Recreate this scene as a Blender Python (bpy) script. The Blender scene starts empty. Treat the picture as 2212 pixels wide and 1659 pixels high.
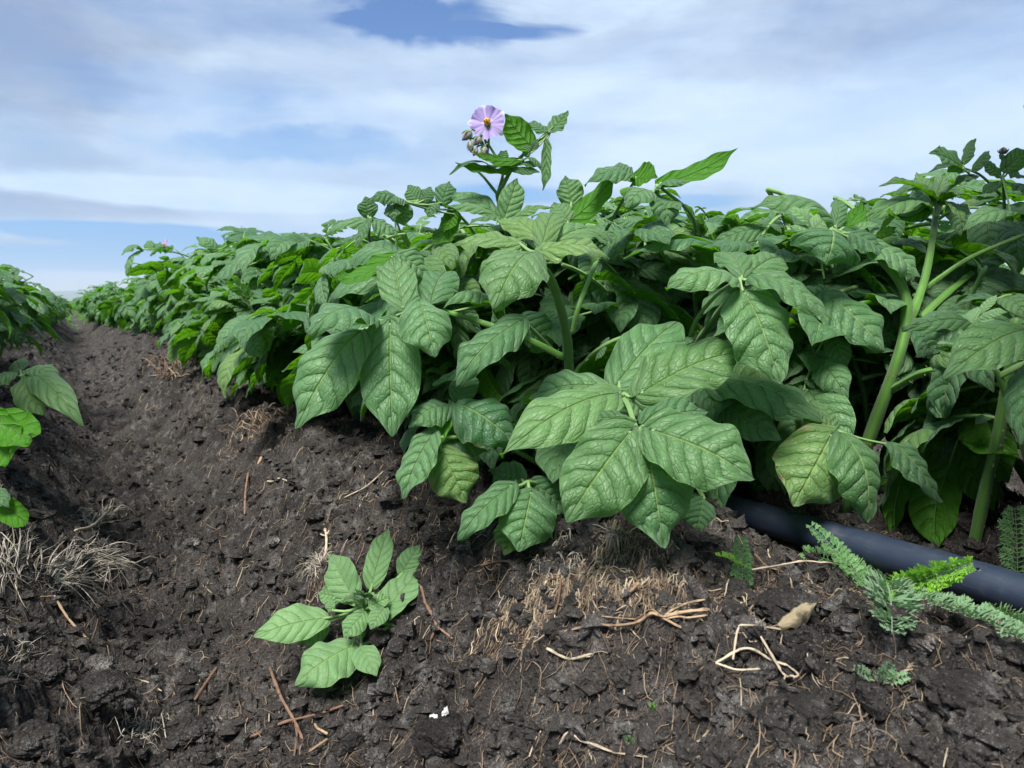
import bpy, math, random
import numpy as np
from mathutils import Matrix, Vector, Euler
C = bpy.context.scene
COL = C.collection
rad = math.radians
# ------------------------------------------------------------------ camera, world, sun, exposure
YAW, PITCH, FPX = rad(29.8), rad(6.03), 1671.0
cam = bpy.data.cameras.new('camera'); camo = bpy.data.objects.new('camera', cam); COL.objects.link(camo)
cam.sensor_width = 36; cam.lens = 36*FPX/2212
cam.clip_start = .01; cam.clip_end = 30000
camo.location = (0, 0, 0); camo.rotation_euler = (rad(90)-PITCH, 0, -YAW)
cam.dof.use_dof = True; cam.dof.focus_distance = .6; cam.dof.aperture_fstop = 24
C.camera = camo
C.cycles.max_bounces = 6; C.cycles.diffuse_bounces = 3; C.cycles.glossy_bounces = 2; C.cycles.transmission_bounces = 3; C.cycles.volume_bounces = 0
C.render.resolution_x, C.render.resolution_y = 1024, 768
C.view_settings.view_transform = 'Standard'; C.view_settings.look = 'None'; C.view_settings.gamma = 1
C.view_settings.exposure = 1.2
Fw = np.array([math.sin(YAW)*math.cos(PITCH), math.cos(YAW)*math.cos(PITCH), -math.sin(PITCH)])
Rt = np.array([math.cos(YAW), -math.sin(YAW), 0.]); Up = np.cross(Rt, Fw)
SUN_EL, SUN_AZ = rad(58), rad(-128)     # azimuth clockwise from +Y
sun = bpy.data.lights.new('sun', 'SUN'); suno = bpy.data.objects.new('sun', sun); COL.objects.link(suno)
sun.energy = 4.4; sun.angle = rad(23); sun.color = (1, .965, .91)
sd = Vector((math.sin(SUN_AZ)*math.cos(SUN_EL), math.cos(SUN_AZ)*math.cos(SUN_EL), math.sin(SUN_EL)))
suno.rotation_euler = sd.to_track_quat('Z', 'Y').to_euler()

class NT:
    """small helper to write node trees as expressions"""
    def __init__(s, tree): s.t = tree; s.n = tree.nodes; s.l = tree.links
    def put(s, sock, v):
        if isinstance(v, bpy.types.NodeSocket): s.l.new(v, sock)
        elif v is not None:
            if isinstance(v, (tuple, list)) and len(v) == 3 and sock.type == 'RGBA': v = (*v, 1)
            sock.default_value = v
    def m(s, op, a, b=None, c=None, clamp=False):
        n = s.n.new('ShaderNodeMath'); n.operation = op; n.use_clamp = clamp
        s.put(n.inputs[0], a); s.put(n.inputs[1], b)
        if c is not None: s.put(n.inputs[2], c)
        return n.outputs[0]
    def add(s, a, b): return s.m('ADD', a, b)
    def sub(s, a, b): return s.m('SUBTRACT', a, b)
    def mul(s, a, b): return s.m('MULTIPLY', a, b)
    def mr(s, v, a, b, c=0., d=1., smooth=False):
        n = s.n.new('ShaderNodeMapRange'); n.clamp = True
        if smooth: n.interpolation_type = 'SMOOTHSTEP'
        for i, x in enumerate((v, a, b, c, d)): s.put(n.inputs[i], x)
        return n.outputs[0]
    def mix(s, f, a, b, mode='MIX'):
        n = s.n.new('ShaderNodeMix'); n.data_type = 'RGBA'; n.blend_type = mode
        s.put(n.inputs[0], f); s.put(n.inputs[6], a); s.put(n.inputs[7], b); return n.outputs[2]
    def xyz(s, x, y, z):
        n = s.n.new('ShaderNodeCombineXYZ'); s.put(n.inputs[0], x); s.put(n.inputs[1], y); s.put(n.inputs[2], z); return n.outputs[0]
    def noise(s, vec, scale, detail=4., rough=.55, dist=0.):
        n = s.n.new('ShaderNodeTexNoise'); s.put(n.inputs['Vector'], vec); n.inputs['Scale'].default_value = scale
        n.inputs['Detail'].default_value = detail; n.inputs['Roughness'].default_value = rough; n.inputs['Distortion'].default_value = dist
        return n.outputs[0]
    def vor(s, vec, scale, feat='F1', rnd=1.):
        n = s.n.new('ShaderNodeTexVoronoi'); n.feature = feat; s.put(n.inputs['Vector'], vec); n.inputs['Scale'].default_value = scale
        n.inputs['Randomness'].default_value = rnd; return n.outputs
    def bump(s, h, strength, dist, normal=None):
        n = s.n.new('ShaderNodeBump'); s.put(n.inputs['Height'], h); n.inputs['Strength'].default_value = strength
        n.inputs['Distance'].default_value = dist
        if normal is not None: s.put(n.inputs['Normal'], normal)
        return n.outputs[0]

W = bpy.data.worlds.new('World'); C.world = W; W.use_nodes = True
w = NT(W.node_tree); w.n.clear()
tc = w.n.new('ShaderNodeTexCoord'); sp = w.n.new('ShaderNodeSeparateXYZ'); w.l.new(tc.outputs['Generated'], sp.inputs[0])
az = w.sub(w.m('ARCTAN2', sp.outputs[0], sp.outputs[1]), YAW)
el = w.m('ARCSINE', sp.outputs[2])
sky = w.n.new('ShaderNodeTexSky'); sky.sky_type = 'NISHITA'; sky.sun_disc = False
sky.sun_elevation = SUN_EL; sky.sun_rotation = SUN_AZ; sky.air_density = 1.; sky.dust_density = .4; sky.ozone_density = 3.
blue0 = w.mix(1., sky.outputs[0], w.mix(w.mr(sp.outputs[2], .02, .30), (.34, .80, 1.35), (.50, .82, 1.20)), 'MULTIPLY')
elc = w.m('MAXIMUM', el, 0.); blue = w.mix(w.mr(sp.outputs[2], .11, .26, .95, 0.), blue0, (1.0, 3.8, 7.6))
strx = w.xyz(w.mul(az, 1.0), w.mul(elc, 2.3), w.mul(sp.outputs[1], .15))
n1 = w.noise(strx, 1.9, 7., .56, .5)
n2 = w.noise(w.xyz(w.add(az, 5.3), w.mul(elc, 3.6), .3), 3.0, 6., .6, .4)
n3 = w.noise(w.xyz(w.add(az, 1.7), w.mul(elc, 4.5), 2.3), 9., 5., .6, .3)
n4_ = w.noise(w.xyz(az, w.mul(elc, 1.5), 4.), 14., 4., .6)
waz = w.add(az, w.mul(w.sub(n2, .5), .30)); wel = w.add(el, w.add(w.mul(w.sub(n1, .5), .10), w.mul(w.sub(n4_, .5), .05))); wel2 = w.add(el, w.mul(w.sub(n2, .5), .03))
def pa(x, y):
    a = math.atan((x-1106)/FPX); return a, math.atan((653-y)/FPX*math.cos(a))
def blob(x, y, rx, ry, soft=False):
    a, e = pa(x, y); rx /= FPX; ry /= FPX
    dx = w.mul(w.sub(waz, a), 1/rx); dy = w.mul(w.sub(wel if soft else wel2, e), 1/ry)
    r = w.m('SQRT', w.add(w.mul(dx, dx), w.mul(dy, dy)))
    return w.mr(r, .45, 1.10, 1., 0., True)
cov = w.mr(w.add(w.mul(n1, .6), w.mul(w.noise(w.xyz(w.add(az, 7.), w.mul(elc, 2.8), .4), 4.5, 6., .62, .4), .4)), .34, .60, .42, .96)
def holes(cov, lst):
    for x, y, rx, ry, k, sf in lst: cov = w.m('SUBTRACT', cov, w.mul(blob(x, y, rx, ry, sf), k), clamp=True)
    return cov
cov = holes(cov, [(920, 60, 210, 55, .8, True), (1080, 96, 190, 20, .8, False), (560, 60, 260, 70, .3, True), (800, 20, 160, 60, .4, True),
                  (420, 210, 300, 60, .3, True), (270, 508, 330, 24, 1.3, False), (130, 565, 340, 30, 1.1, False), (330, 540, 200, 20, 1., False), (1330, 470, 190, 20, 1.0, False),
                  (1150, 420, 240, 24, .6, False), (640, 330, 330, 40, .35, True), (1500, 440, 130, 18, .5, False)])
def shade(s0, lst):
    for x, y, rx, ry, k, sf in lst: s0 = w.m('ADD', s0, w.mul(blob(x, y, rx, ry, sf), k), clamp=True)
    return s0
n4 = w.noise(w.xyz(w.add(az, w.mul(elc, 1.2)), w.mul(elc, 3.4), 1.1), 5.0, 6., .58, .5)
sh = w.mr(w.add(w.add(w.mul(n1, .35), w.mul(n3, .25)), w.mul(n4, .4)), .32, .66, .36, 1.)
sh = shade(sh, [(80, 190, 280, 100, -.55, True), (250, 60, 320, 75, -.38, True), (60, 330, 240, 40, -.25, True), (1700, 150, 380, 50, -.30, True), (60, 448, 340, 34, -.6, False),
                (1950, 70, 360, 60, -.1, True), (120, 90, 330, 80, -.2, True), (90, 330, 260, 50, -.12, True), (40, 535, 120, 22, -.55, False),
                (480, 428, 420, 36, .9, False), (1500, 210, 600, 110, .2, True), (1900, 330, 600, 90, .3, True), (900, 260, 500, 60, .15, True), (1900, 250, 300, 50, .15, True),
                (1250, 50, 200, 40, .25, True), (1400, 350, 300, 60, .2, False)])
cl = w.mix(sh, (2.8, 3.6, 5.2), (6.7, 8.2, 9.9))
low = w.mr(w.add(el, w.mul(w.sub(n2, .5), .02)), .004, .034, 1., 0., True)       # pale creamy band just above the horizon
skyc = w.mix(cov, blue, cl)
skyc = w.mix(w.mul(low, .85), skyc, (6.2, 7.0, 6.6))
bg = w.n.new('ShaderNodeBackground'); w.put(bg.inputs[0], skyc); bg.inputs[1].default_value = .05
wo = w.n.new('ShaderNodeOutputWorld'); w.l.new(bg.outputs[0], wo.inputs[0])

# ------------------------------------------------------------------ pixel helpers (photo seen 2212 px wide)
def ray(x, y): return Fw + Rt*((x-1106)/FPX) - Up*((y-829.5)/FPX)
def px(x, y, d): return ray(x, y)*d
def proj(P):
    P = np.asarray(P); d = P@Fw; return 1106+FPX*(P@Rt)/d, 829.5-FPX*(P@Up)/d, d
def cdir(n): return Rt*n[0] + Up*n[1] - Fw*n[2]

# ------------------------------------------------------------------ numpy noise and the ground height
def hsh(ix, iy, seed):
    h = (ix.astype(np.int64)*374761393 + iy.astype(np.int64)*668265263 + seed*1442695041) & 0xffffffff
    h = ((h ^ (h >> 13))*1274126177) & 0xffffffff
    h = h ^ (h >> 16); h = (h*2246822519) & 0xffffffff; h = h ^ (h >> 15)
    return h.astype(np.float64)/4294967296.
def vn(x, y, seed=0):
    ix = np.floor(x); iy = np.floor(y); fx = x-ix; fy = y-iy
    fx = fx*fx*(3-2*fx); fy = fy*fy*(3-2*fy)
    a = hsh(ix, iy, seed); b = hsh(ix+1, iy, seed); c = hsh(ix, iy+1, seed); d = hsh(ix+1, iy+1, seed)
    return (a*(1-fx)+b*fx)*(1-fy)+(c*(1-fx)+d*fx)*fy - .5
def fbm(x, y, o=4, seed=0, g=.5):
    r = 0; a = 1
    for k in range(o): r = r+a*vn(x*2**k+k*17.3, y*2**k+k*5.1, seed+k); a *= g
    return r
def worley(x, y, seed=0):
    ix = np.floor(x); iy = np.floor(y); best = np.full(x.shape, 9.); rr = np.zeros(x.shape)
    for i in (-1, 0, 1):
        for j in (-1, 0, 1):
            cx = ix+i; cy = iy+j
            d = np.hypot(cx+hsh(cx, cy, seed)-x, cy+hsh(cx, cy, seed+1)-y)
            k = d < best; best = np.where(k, d, best); rr = np.where(k, hsh(cx, cy, seed+2), rr)
    return best, rr
def sst(a, b, v): t = np.clip((v-a)/(b-a), 0, 1); return t*t*(3-2*t)
ROW, FUR = .87, .08
def ridge(X, Y):
    dx = np.abs((X-FUR+ROW/2) % ROW - ROW/2)
    z = -.312+.135*sst(.02, .215, dx)+.010*sst(.2, .40, dx)
    z = z-.012*np.exp(-((X-.441)/.03)**2)
    D = np.hypot(X, Y)
    z = z - .10*sst(4, 30, D)
    m = np.exp(-(((X-.30)/.085)**2+((Y-.37)/.07)**2))*.030      # mound under the front leaves
    return z+m
def ground(X, Y, lod=4):
    X = np.atleast_1d(np.asarray(X, float)); Y = np.atleast_1d(np.asarray(Y, float))
    D = np.hypot(X, Y); z = ridge(X, Y)
    z = z + .020*fbm(X/.16, Y/.16, 3, 3)*sst(900, 50, D) + .014*fbm(X/.035, Y/.035, 4, 9, .6)
    irr = fbm(X/.006, Y/.006, 3, 91, .6)
    wx = X+.020*fbm(X/.03, Y/.03, 4, 21, .62); wy = Y+.020*fbm(X/.03+7, Y/.03, 4, 22, .62)
    for k, (c, a, s, cut) in enumerate([(.060, .024, 31, .60), (.026, .013, 41, .55), (.0105, .0066, 51, .38), (.0048, .0036, 61, .25)][:lod]):
        f, r = worley(wx/c, wy/c, s); f = f*(1+.55*irr)+.10*fbm(X/c*2.2, Y/c*2.2, 3, s+5)
        R = np.clip((r-cut)/(1-cut), 0, 1)*.62
        if k < 2: R = R*(1-.75*np.exp(-((X-.425)/.045)**2))
        z = z + a*np.sqrt(np.clip(R*R-f*f, 0, None))*1.3
        if k > 0: z = z - a*.25*f
    z = z + .0036*fbm(X/.009, Y/.009, 4, 77, .65)
    return z
def gray(x, y, lift=0.):
    """point on the soil seen at a pixel"""
    r = ray(x, y); t = np.linspace(.15, 9, 900)
    P = r[None]*t[:, None]; k = np.argmax(P[:, 2] < ridge(P[:, 0], P[:, 1])+.03); t0 = t[max(0, k-2)]
    t = np.linspace(t0, t0*1.5+.06, 160); P = r[None]*t[:, None]; g = ground(P[:, 0], P[:, 1], 2)
    k = np.argmax(P[:, 2] < g)
    p = P[k].copy(); p[2] = g[k]+lift; return p

# ------------------------------------------------------------------ mesh building
class MB:
    def __init__(s): s.v = []; s.f = []; s.uv = []; s.c = []; s.m = []; s.n = 0
    def add(s, v, f, uv=None, tint=(0, 0, 0), mi=0):
        v = np.asarray(v, float).reshape(-1, 3); f = np.asarray(f).reshape(-1, 4)
        s.v.append(v); s.f.append(f+s.n); s.uv.append(uv if uv is not None else np.zeros((len(v), 2)))
        c = np.ones((len(v), 4)); c[:, :3] = tint; s.c.append(c); s.m.append(np.full(len(f), mi)); s.n += len(v)
    def arr(s): return np.concatenate(s.v)
    def mesh(s, name, mats, off=(0, 0, 0), smooth=True):
        v = np.concatenate(s.v)-np.asarray(off); f = np.concatenate(s.f); uv = np.concatenate(s.uv); c = np.concatenate(s.c)
        me = bpy.data.meshes.new(name); me.vertices.add(len(v)); me.vertices.foreach_set('co', v.ravel())
        me.loops.add(f.size); me.loops.foreach_set('vertex_index', f.ravel().astype(np.int32))
        me.polygons.add(len(f)); me.polygons.foreach_set('loop_start', np.arange(0, f.size, 4, dtype=np.int32))
        me.polygons.foreach_set('loop_total', np.full(len(f), 4, dtype=np.int32))
        me.polygons.foreach_set('material_index', np.concatenate(s.m).astype(np.int32))
        me.polygons.foreach_set('use_smooth', np.full(len(f), smooth))
        ul = me.uv_layers.new(name='UVMap'); ul.data.foreach_set('uv', uv[f.ravel()].ravel().astype(np.float32))
        ca = me.color_attributes.new('tint', 'FLOAT_COLOR', 'POINT'); ca.data.foreach_set('color', c.ravel().astype(np.float32))
        for m in mats: me.materials.append(m)
        me.update(calc_edges=True); me.validate(); return me
    def obj(s, name, mats, parent=None, smooth=True, loc=None):
        off = loc if loc is not None else (parent['_o'] if parent is not None and '_o' in parent else (0, 0, 0))
        o = bpy.data.objects.new(name, s.mesh(name, mats, off, smooth)); COL.objects.link(o)
        if parent is not None: o.parent = parent
        elif loc is not None: o.location = loc
        return o
ROOTS = []
def empty(name, loc, label, cat, group=None):
    o = bpy.data.objects.new(name, None); COL.objects.link(o); o.empty_display_size = .05
    o.location = loc; o['_o'] = [float(a) for a in loc]; ROOTS.append(o)
    o['label'] = label; o['category'] = cat
    if group: o['group'] = group
    return o
def tag(o, label=None, cat=None, group=None, kind=None):
    if label: o['label'] = label
    if cat: o['category'] = cat
    if group: o['group'] = group
    if kind: o['kind'] = kind
    return o
def nrm(v): v = np.asarray(v, float); return v/(np.linalg.norm(v, axis=-1, keepdims=True)+1e-12)
_fc = {}
def gridf(a, b):
    if (a, b) not in _fc:
        i = np.arange(a)[:, None]*(b+1)+np.arange(b)[None]; i = i.ravel()
        _fc[(a, b)] = np.stack([i, i+b+1, i+b+2, i+1], 1)
    return _fc[(a, b)]
def tube(mb, pts, r, ns=6, tint=(.5, 0, 0), mi=0, jit=0., rng=None, ridges=0., caps=True):
    P = np.asarray(pts, float); n = len(P); r = np.broadcast_to(np.asarray(r, float), (n,)) if np.ndim(r) == 0 or len(np.atleast_1d(r)) == n else np.interp(np.linspace(0, 1, n), np.linspace(0, 1, len(r)), r)
    T = nrm(np.gradient(P, axis=0)); L0 = min(.6, 1)
    if caps:
        P = np.vstack([P[0]-T[0]*r[0]*.3, P, P[-1]+T[-1]*r[-1]*.5]); r = np.concatenate([[r[0]*.02], r, [r[-1]*.02]]); n += 2
        P[0] = P[1]-T[0]*r[1]*.3; P[-1] = P[-2]+T[-1]*r[-2]*.5; T = np.vstack([T[0], T, T[-1]])
    ref = np.array([0, 0, 1.]) if abs(T[0][2]) < .9 else np.array([1., 0, 0])
    S = nrm(np.cross(T, ref)); B = np.cross(T, S)
    a = np.linspace(0, 2*math.pi, ns+1)
    rr = r[:, None]*(1+ridges*np.cos(3*a)[None])
    if jit and rng is not None: q = 1+jit*rng.standard_normal((n, ns+1)); q[:, -1] = q[:, 0]; rr = rr*q
    v = P[:, None]+S[:, None]*(np.cos(a)[None, :, None]*rr[..., None])+B[:, None]*(np.sin(a)[None, :, None]*rr[..., None])
    uv = np.stack(np.broadcast_arrays(np.linspace(0, 1, n)[:, None], (a/(2*math.pi))[None]), -1).reshape(-1, 2)
    mb.add(v, gridf(n-1, ns)[:, ::-1], uv, tint, mi)
def spline(pts, n=16):
    P = np.asarray(pts, float); k = len(P)
    if k == 2: return P[0]+(P[1]-P[0])*np.linspace(0, 1, n)[:, None]
    Q = np.vstack([2*P[0]-P[1], P, 2*P[-1]-P[-2]]); out = []
    for u in np.linspace(0, k-1-1e-6, n):
        i = int(u); t = u-i; a, b, c, d = Q[i:i+4]
        out.append(.5*((2*b)+(c-a)*t+(2*a-5*b+4*c-d)*t*t+(3*b-a-3*c+d)*t**3))
    return np.array(out)
NV = 6.
def leaflet(mb, P0, P1, N, wid, bend=.12, fold=.25, curl=.3, nu=18, nv=10, rng=None, wave=.06, quilt=.012, tint=(.5, 0, 0), skew=0., mi=0, side=0.):
    """one leaflet: P0 stalk end, P1 tip, N its upper side, wid full width"""
    P0 = np.asarray(P0, float); P1 = np.asarray(P1, float); N = nrm(N); L = np.linalg.norm(P1-P0)
    s = np.linspace(0, 1, nu+1); t = np.linspace(-1, 1, nv+1)
    D = (P1-P0)/L; N = nrm(N-D*np.dot(N, D)); Sd = np.cross(N, D)
    sb = s**(1+skew)
    Cc = P0+np.outer(s, P1-P0)+np.outer(4*sb*(1-sb), N)*bend*L+np.outer(4*s*(1-s), Sd)*side*L
    T = nrm(np.gradient(Cc, axis=0)); S = nrm(np.cross(N[None], T)); Nn = np.cross(T, S)
    f = s**.46*(1-s)**.60; f = f/f.max(); f = f*(1-.50*sst(.70, .97, s)) + .0
    w2 = f*wid/2
    ss, tt = np.meshgrid(s, t, indexing='ij'); ta = np.abs(tt)
    W2 = w2[:, None]*np.ones_like(tt)
    ph = rng.uniform(0, 6, 4)
    asym = 1+.07*math.sin(ph[0])*np.sign(tt)
    W2 = W2*asym
    q = (ss-.30*ta**1.35*(1-.35*ss))*NV+.25*(tt > 0)
    hq = (np.abs(np.sin(math.pi*q))**.6-.55)*np.clip(ta*5, 0, 1)*np.clip((1-ta)*1.8, 0, 1)*sst(0, .12, ss)*sst(1, .85, ss)
    h = fold*ta*W2*(1-.3*ta) - curl*(ta**2.4)*W2 + wave*wid*(ta**2)*(np.sin(ss*9+ph[1]+(tt > 0)*ph[2])+.6*np.sin(ss*23+ph[3]-(tt > 0)*2))
    h = h + quilt*L*hq - quilt*L*.9*np.exp(-(tt/.06)**2)*sst(1, .8, ss)
    lat = tt*W2*(1-.28*np.clip(fold*ta, 0, 1)-.18*curl*ta**2)
    back = -(1-ss)**5*ta*wid*.10
    v = Cc[:, None]+S[:, None]*lat[..., None]+Nn[:, None]*h[..., None]+T[:, None]*back[..., None]
    uv = np.stack([ss, tt*.5+.5], -1).reshape(-1, 2)
    mb.add(v, gridf(nu, nv), uv, tint, mi)
    return v.reshape(-1, 3)

# ------------------------------------------------------------------ materials
def new(name):
    m = bpy.data.materials.new(name); m.use_nodes = True; t = NT(m.node_tree); t.n.clear()
    o = t.n.new('ShaderNodeOutputMaterial'); t.out = o; return m, t
def principled(t, **k):
    p = t.n.new('ShaderNodeBsdfPrincipled')
    for a, b in k.items(): t.put(p.inputs[a.replace('_', ' ')], b)
    return p
def leaf_mat(name, top0, top1, under, trans, hair=.12, rough=.40, bd=.0012):
    m, t = new(name)
    uvn = t.n.new('ShaderNodeUVMap'); uvn.uv_map = 'UVMap'; s3 = t.n.new('ShaderNodeSeparateXYZ'); t.l.new(uvn.outputs[0], s3.inputs[0])
    s = s3.outputs[0]; tt = t.sub(t.mul(s3.outputs[1], 2.), 1.); ta = t.m('ABSOLUTE', tt)
    at = t.n.new('ShaderNodeAttribute'); at.attribute_name = 'tint'; sc = t.n.new('ShaderNodeSeparateColor'); t.l.new(at.outputs[0], sc.inputs[0])
    tone, dam, yel = sc.outputs
    oi = t.n.new('ShaderNodeObjectInfo'); geo = t.n.new('ShaderNodeNewGeometry'); tco = t.n.new('ShaderNodeTexCoord')
    side = t.m('GREATER_THAN', tt, 0.)
    nz = t.noise(t.xyz(t.mul(s, 3.), t.mul(tt, 2.), t.add(t.mul(oi.outputs['Random'], 9.), t.mul(tone, 13.))), 2.2, 3.)
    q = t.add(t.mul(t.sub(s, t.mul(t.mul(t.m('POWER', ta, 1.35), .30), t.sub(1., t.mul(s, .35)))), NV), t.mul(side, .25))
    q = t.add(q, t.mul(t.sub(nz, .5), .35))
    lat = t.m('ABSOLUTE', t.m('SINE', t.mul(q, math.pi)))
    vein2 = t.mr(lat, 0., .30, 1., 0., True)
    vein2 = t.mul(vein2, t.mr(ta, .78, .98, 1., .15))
    mid = t.mr(ta, .0, .055, 1., 0., True)
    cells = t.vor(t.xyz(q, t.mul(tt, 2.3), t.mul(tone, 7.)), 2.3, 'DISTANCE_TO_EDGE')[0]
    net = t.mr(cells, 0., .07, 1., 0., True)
    cells2 = t.vor(t.xyz(q, t.mul(tt, 2.3), t.mul(tone, 7.)), 6.5, 'DISTANCE_TO_EDGE')[0]
    net2 = t.mr(cells2, 0., .14, 1., 0., True)
    pil = t.add(t.mul(t.m('POWER', t.m('MAXIMUM', lat, .0001), .5), 1.5), t.mul(t.mr(cells, 0., .22, 0., 1., True), .12))
    hgt = t.sub(t.sub(t.sub(pil, t.mul(net, .17)), t.mul(net2, .06)), t.mul(mid, 1.1))
    hgt = t.add(hgt, t.mul(t.noise(tco.outputs['Object'], 900., 2.), .10))
    bn = t.bump(hgt, .95, bd)
    # leaf colours; the upper-side veins also carry painted groove shade
    k = t.m('ADD', t.mul(tone, .80), t.mul(t.sub(t.add(nz, oi.outputs['Random']), 1.), .60), clamp=True)
    top = t.mix(k, top0, top1)
    top = t.mix(t.mul(t.add(vein2, t.mul(net, .4)), .36), top, tuple(c*.5 for c in top0))  # shade of the sunken veins, painted into the base colour as darker green
    top = t.mix(t.mul(mid, .75), top, (.23, .36, .10))
    edge = t.mr(ta, .965, 1., 0., .5)
    top = t.mix(edge, top, (.20, .33, .11))
    top = t.mix(t.mul(yel, .6), top, (.17, .27, .05))
    und = t.mix(t.mul(t.add(vein2, mid), .4), under, (.20, .34, .10))
    und = t.mix(t.mul(net, .25), und, (.05, .13, .02))
    col = t.mix(geo.outputs['Backfacing'], top, und)
    bz = t.noise(t.xyz(t.mul(s, 2.3), t.mul(tt, 1.3), t.add(t.mul(tone, 31.), t.mul(oi.outputs['Random'], 5.))), 2.6, 4., .6)
    bz = t.add(bz, t.mul(t.mr(ta, .5, 1., 0., 1.), .14)); bz = t.add(bz, t.mul(s, .06))
    bm = t.mr(t.add(bz, t.mul(dam, .42)), .99, 1.03, 0., 1., True)
    bh = t.mr(t.add(bz, t.mul(dam, .42)), .91, 1.0, 0., 1., True)
    col = t.mix(t.mul(bh, .5), col, (.24, .26, .06)); brown = t.mix(nz, (.12, .065, .03), (.30, .21, .13))
    col = t.mix(bm, col, brown)
    p = principled(t, Base_Color=col, Roughness=t.mr(nz, .2, .8, rough, rough+.16), Specular_IOR_Level=t.mr(geo.outputs['Backfacing'], 0., 1., .5, .2), Normal=bn,
                   Sheen_Weight=t.mul(t.sub(1., geo.outputs['Backfacing']), hair), Sheen_Roughness=.45, Sheen_Tint=(.82, .95, .92))
    tr = t.n.new('ShaderNodeBsdfTranslucent'); t.put(tr.inputs[0], t.mix(bm, trans, (.10, .05, .02))); t.put(tr.inputs['Normal'], bn)
    mx = t.n.new('ShaderNodeMixShader'); t.put(mx.inputs[0], .33); t.l.new(p.outputs[0], mx.inputs[1]); t.l.new(tr.outputs[0], mx.inputs[2])
    t.l.new(mx.outputs[0], t.out.inputs[0]); return m
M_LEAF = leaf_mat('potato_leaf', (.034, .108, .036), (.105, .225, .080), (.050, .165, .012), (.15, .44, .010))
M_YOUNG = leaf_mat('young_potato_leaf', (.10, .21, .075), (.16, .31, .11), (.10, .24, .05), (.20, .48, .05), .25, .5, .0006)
def stem_mat():
    m, t = new('potato_stem'); uvn = t.n.new('ShaderNodeUVMap'); tco = t.n.new('ShaderNodeTexCoord')
    at = t.n.new('ShaderNodeAttribute'); at.attribute_name = 'tint'; sc = t.n.new('ShaderNodeSeparateColor'); t.l.new(at.outputs[0], sc.inputs[0])
    nz = t.noise(tco.outputs['Object'], 40., 4.); s3 = t.n.new('ShaderNodeSeparateXYZ'); t.l.new(uvn.outputs[0], s3.inputs[0])
    st = t.noise(t.xyz(t.mul(s3.outputs[0], 3.), t.mul(s3.outputs[1], 26.), 0.), 1., 3.)
    c = t.mix(t.mr(t.add(t.mul(nz, .5), t.mul(st, .5)), .35, .65), (.040, .12, .014), (.090, .21, .032))
    c = t.mix(t.mul(t.mr(t.noise(tco.outputs['Object'], 24., 5., .65), .54, .66), .55), c, (.085, .075, .035)); c = t.mix(sc.outputs[1], c, (.10, .045, .055)); c = t.mix(sc.outputs[2], c, (.22, .36, .12))
    b = t.bump(t.add(st, t.mul(t.noise(tco.outputs['Object'], 1200., 2.), .5)), .6, .0006)
    p = principled(t, Base_Color=c, Roughness=.48, Specular_IOR_Level=.4, Normal=b, Sheen_Weight=.15)
    p.inputs['Subsurface Weight'].default_value = .0
    t.l.new(p.outputs[0], t.out.inputs[0]); return m
M_STEM = stem_mat()
def weed_mat(name, a, b, tr_):
    m, t = new(name); tco = t.n.new('ShaderNodeTexCoord'); nz = t.noise(tco.outputs['Object'], 120., 4.)
    at = t.n.new('ShaderNodeAttribute'); at.attribute_name = 'tint'; sc = t.n.new('ShaderNodeSeparateColor'); t.l.new(at.outputs[0], sc.inputs[0])
    c = t.mix(t.mr(t.add(t.mul(nz, .6), t.mul(sc.outputs[0], .5)), .3, .8), a, b)
    p = principled(t, Base_Color=c, Roughness=.55, Specular_IOR_Level=.35, Sheen_Weight=.25, Normal=t.bump(nz, .4, .0006))
    tr = t.n.new('ShaderNodeBsdfTranslucent'); t.put(tr.inputs[0], tr_)
    mx = t.n.new('ShaderNodeMixShader'); t.put(mx.inputs[0], .3); t.l.new(p.outputs[0], mx.inputs[1]); t.l.new(tr.outputs[0], mx.inputs[2])
    t.l.new(mx.outputs[0], t.out.inputs[0]); return m
M_WBRIGHT = weed_mat('bright_weed', (.11, .27, .015), (.22, .46, .03), (.30, .65, .03))
M_WGREY = weed_mat('grey_green_weed', (.10, .19, .09), (.19, .31, .16), (.14, .30, .08))
M_WDARK = weed_mat('mid_green_weed', (.06, .15, .05), (.12, .25, .08), (.14, .32, .05))
def soil_mat(name, k=1., wetb=0.):
    m, t = new(name); tco = t.n.new('ShaderNodeTexCoord'); ob = tco.outputs['Object']
    a = t.noise(ob, 7., 4.); b = t.noise(ob, 46., 5., .6); c = t.noise(ob, 260., 4., .65); g = t.vor(ob, 420.)[0]; g2 = t.vor(ob, 900.)
    base = t.mix(t.mr(t.add(t.mul(a, .5), t.mul(b, .5)), .38, .62), (.014*k, .0125*k, .0120*k), (.047*k, .041*k, .037*k))
    base = t.mix(t.mr(c, .50, .78, 0., .55), base, (.075*k, .064*k, .056*k))
    dry = t.mul(t.mr(b, .53, .66, 0., 1., True), t.mr(c, .42, .62, .05, 1.))
    base = t.mix(t.mul(dry, .75), base, (.15*k, .145*k, .14*k))
    spk = t.mul(t.mr(g2[0], .10, .26, 1., 0.), t.mr(b, .42, .60, .05, .8))
    base = t.mix(spk, base, (.27*k, .26*k, .25*k))
    sepc = t.n.new('ShaderNodeSeparateColor'); t.l.new(g2[1], sepc.inputs[0])
    base = t.mix(t.mr(sepc.outputs[0], .93, .97, 0., .5), base, (.14*k, .12*k, .10*k))
    h = t.add(t.add(t.mul(c, 1.4), t.mul(g, .7)), t.mul(t.noise(ob, 1300., 3., .6), .5))
    n = t.bump(h, 1., .0028)
    p = principled(t, Base_Color=base, Roughness=.93, Specular_IOR_Level=.22, Normal=n)
    t.l.new(p.outputs[0], t.out.inputs[0]); return m
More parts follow.
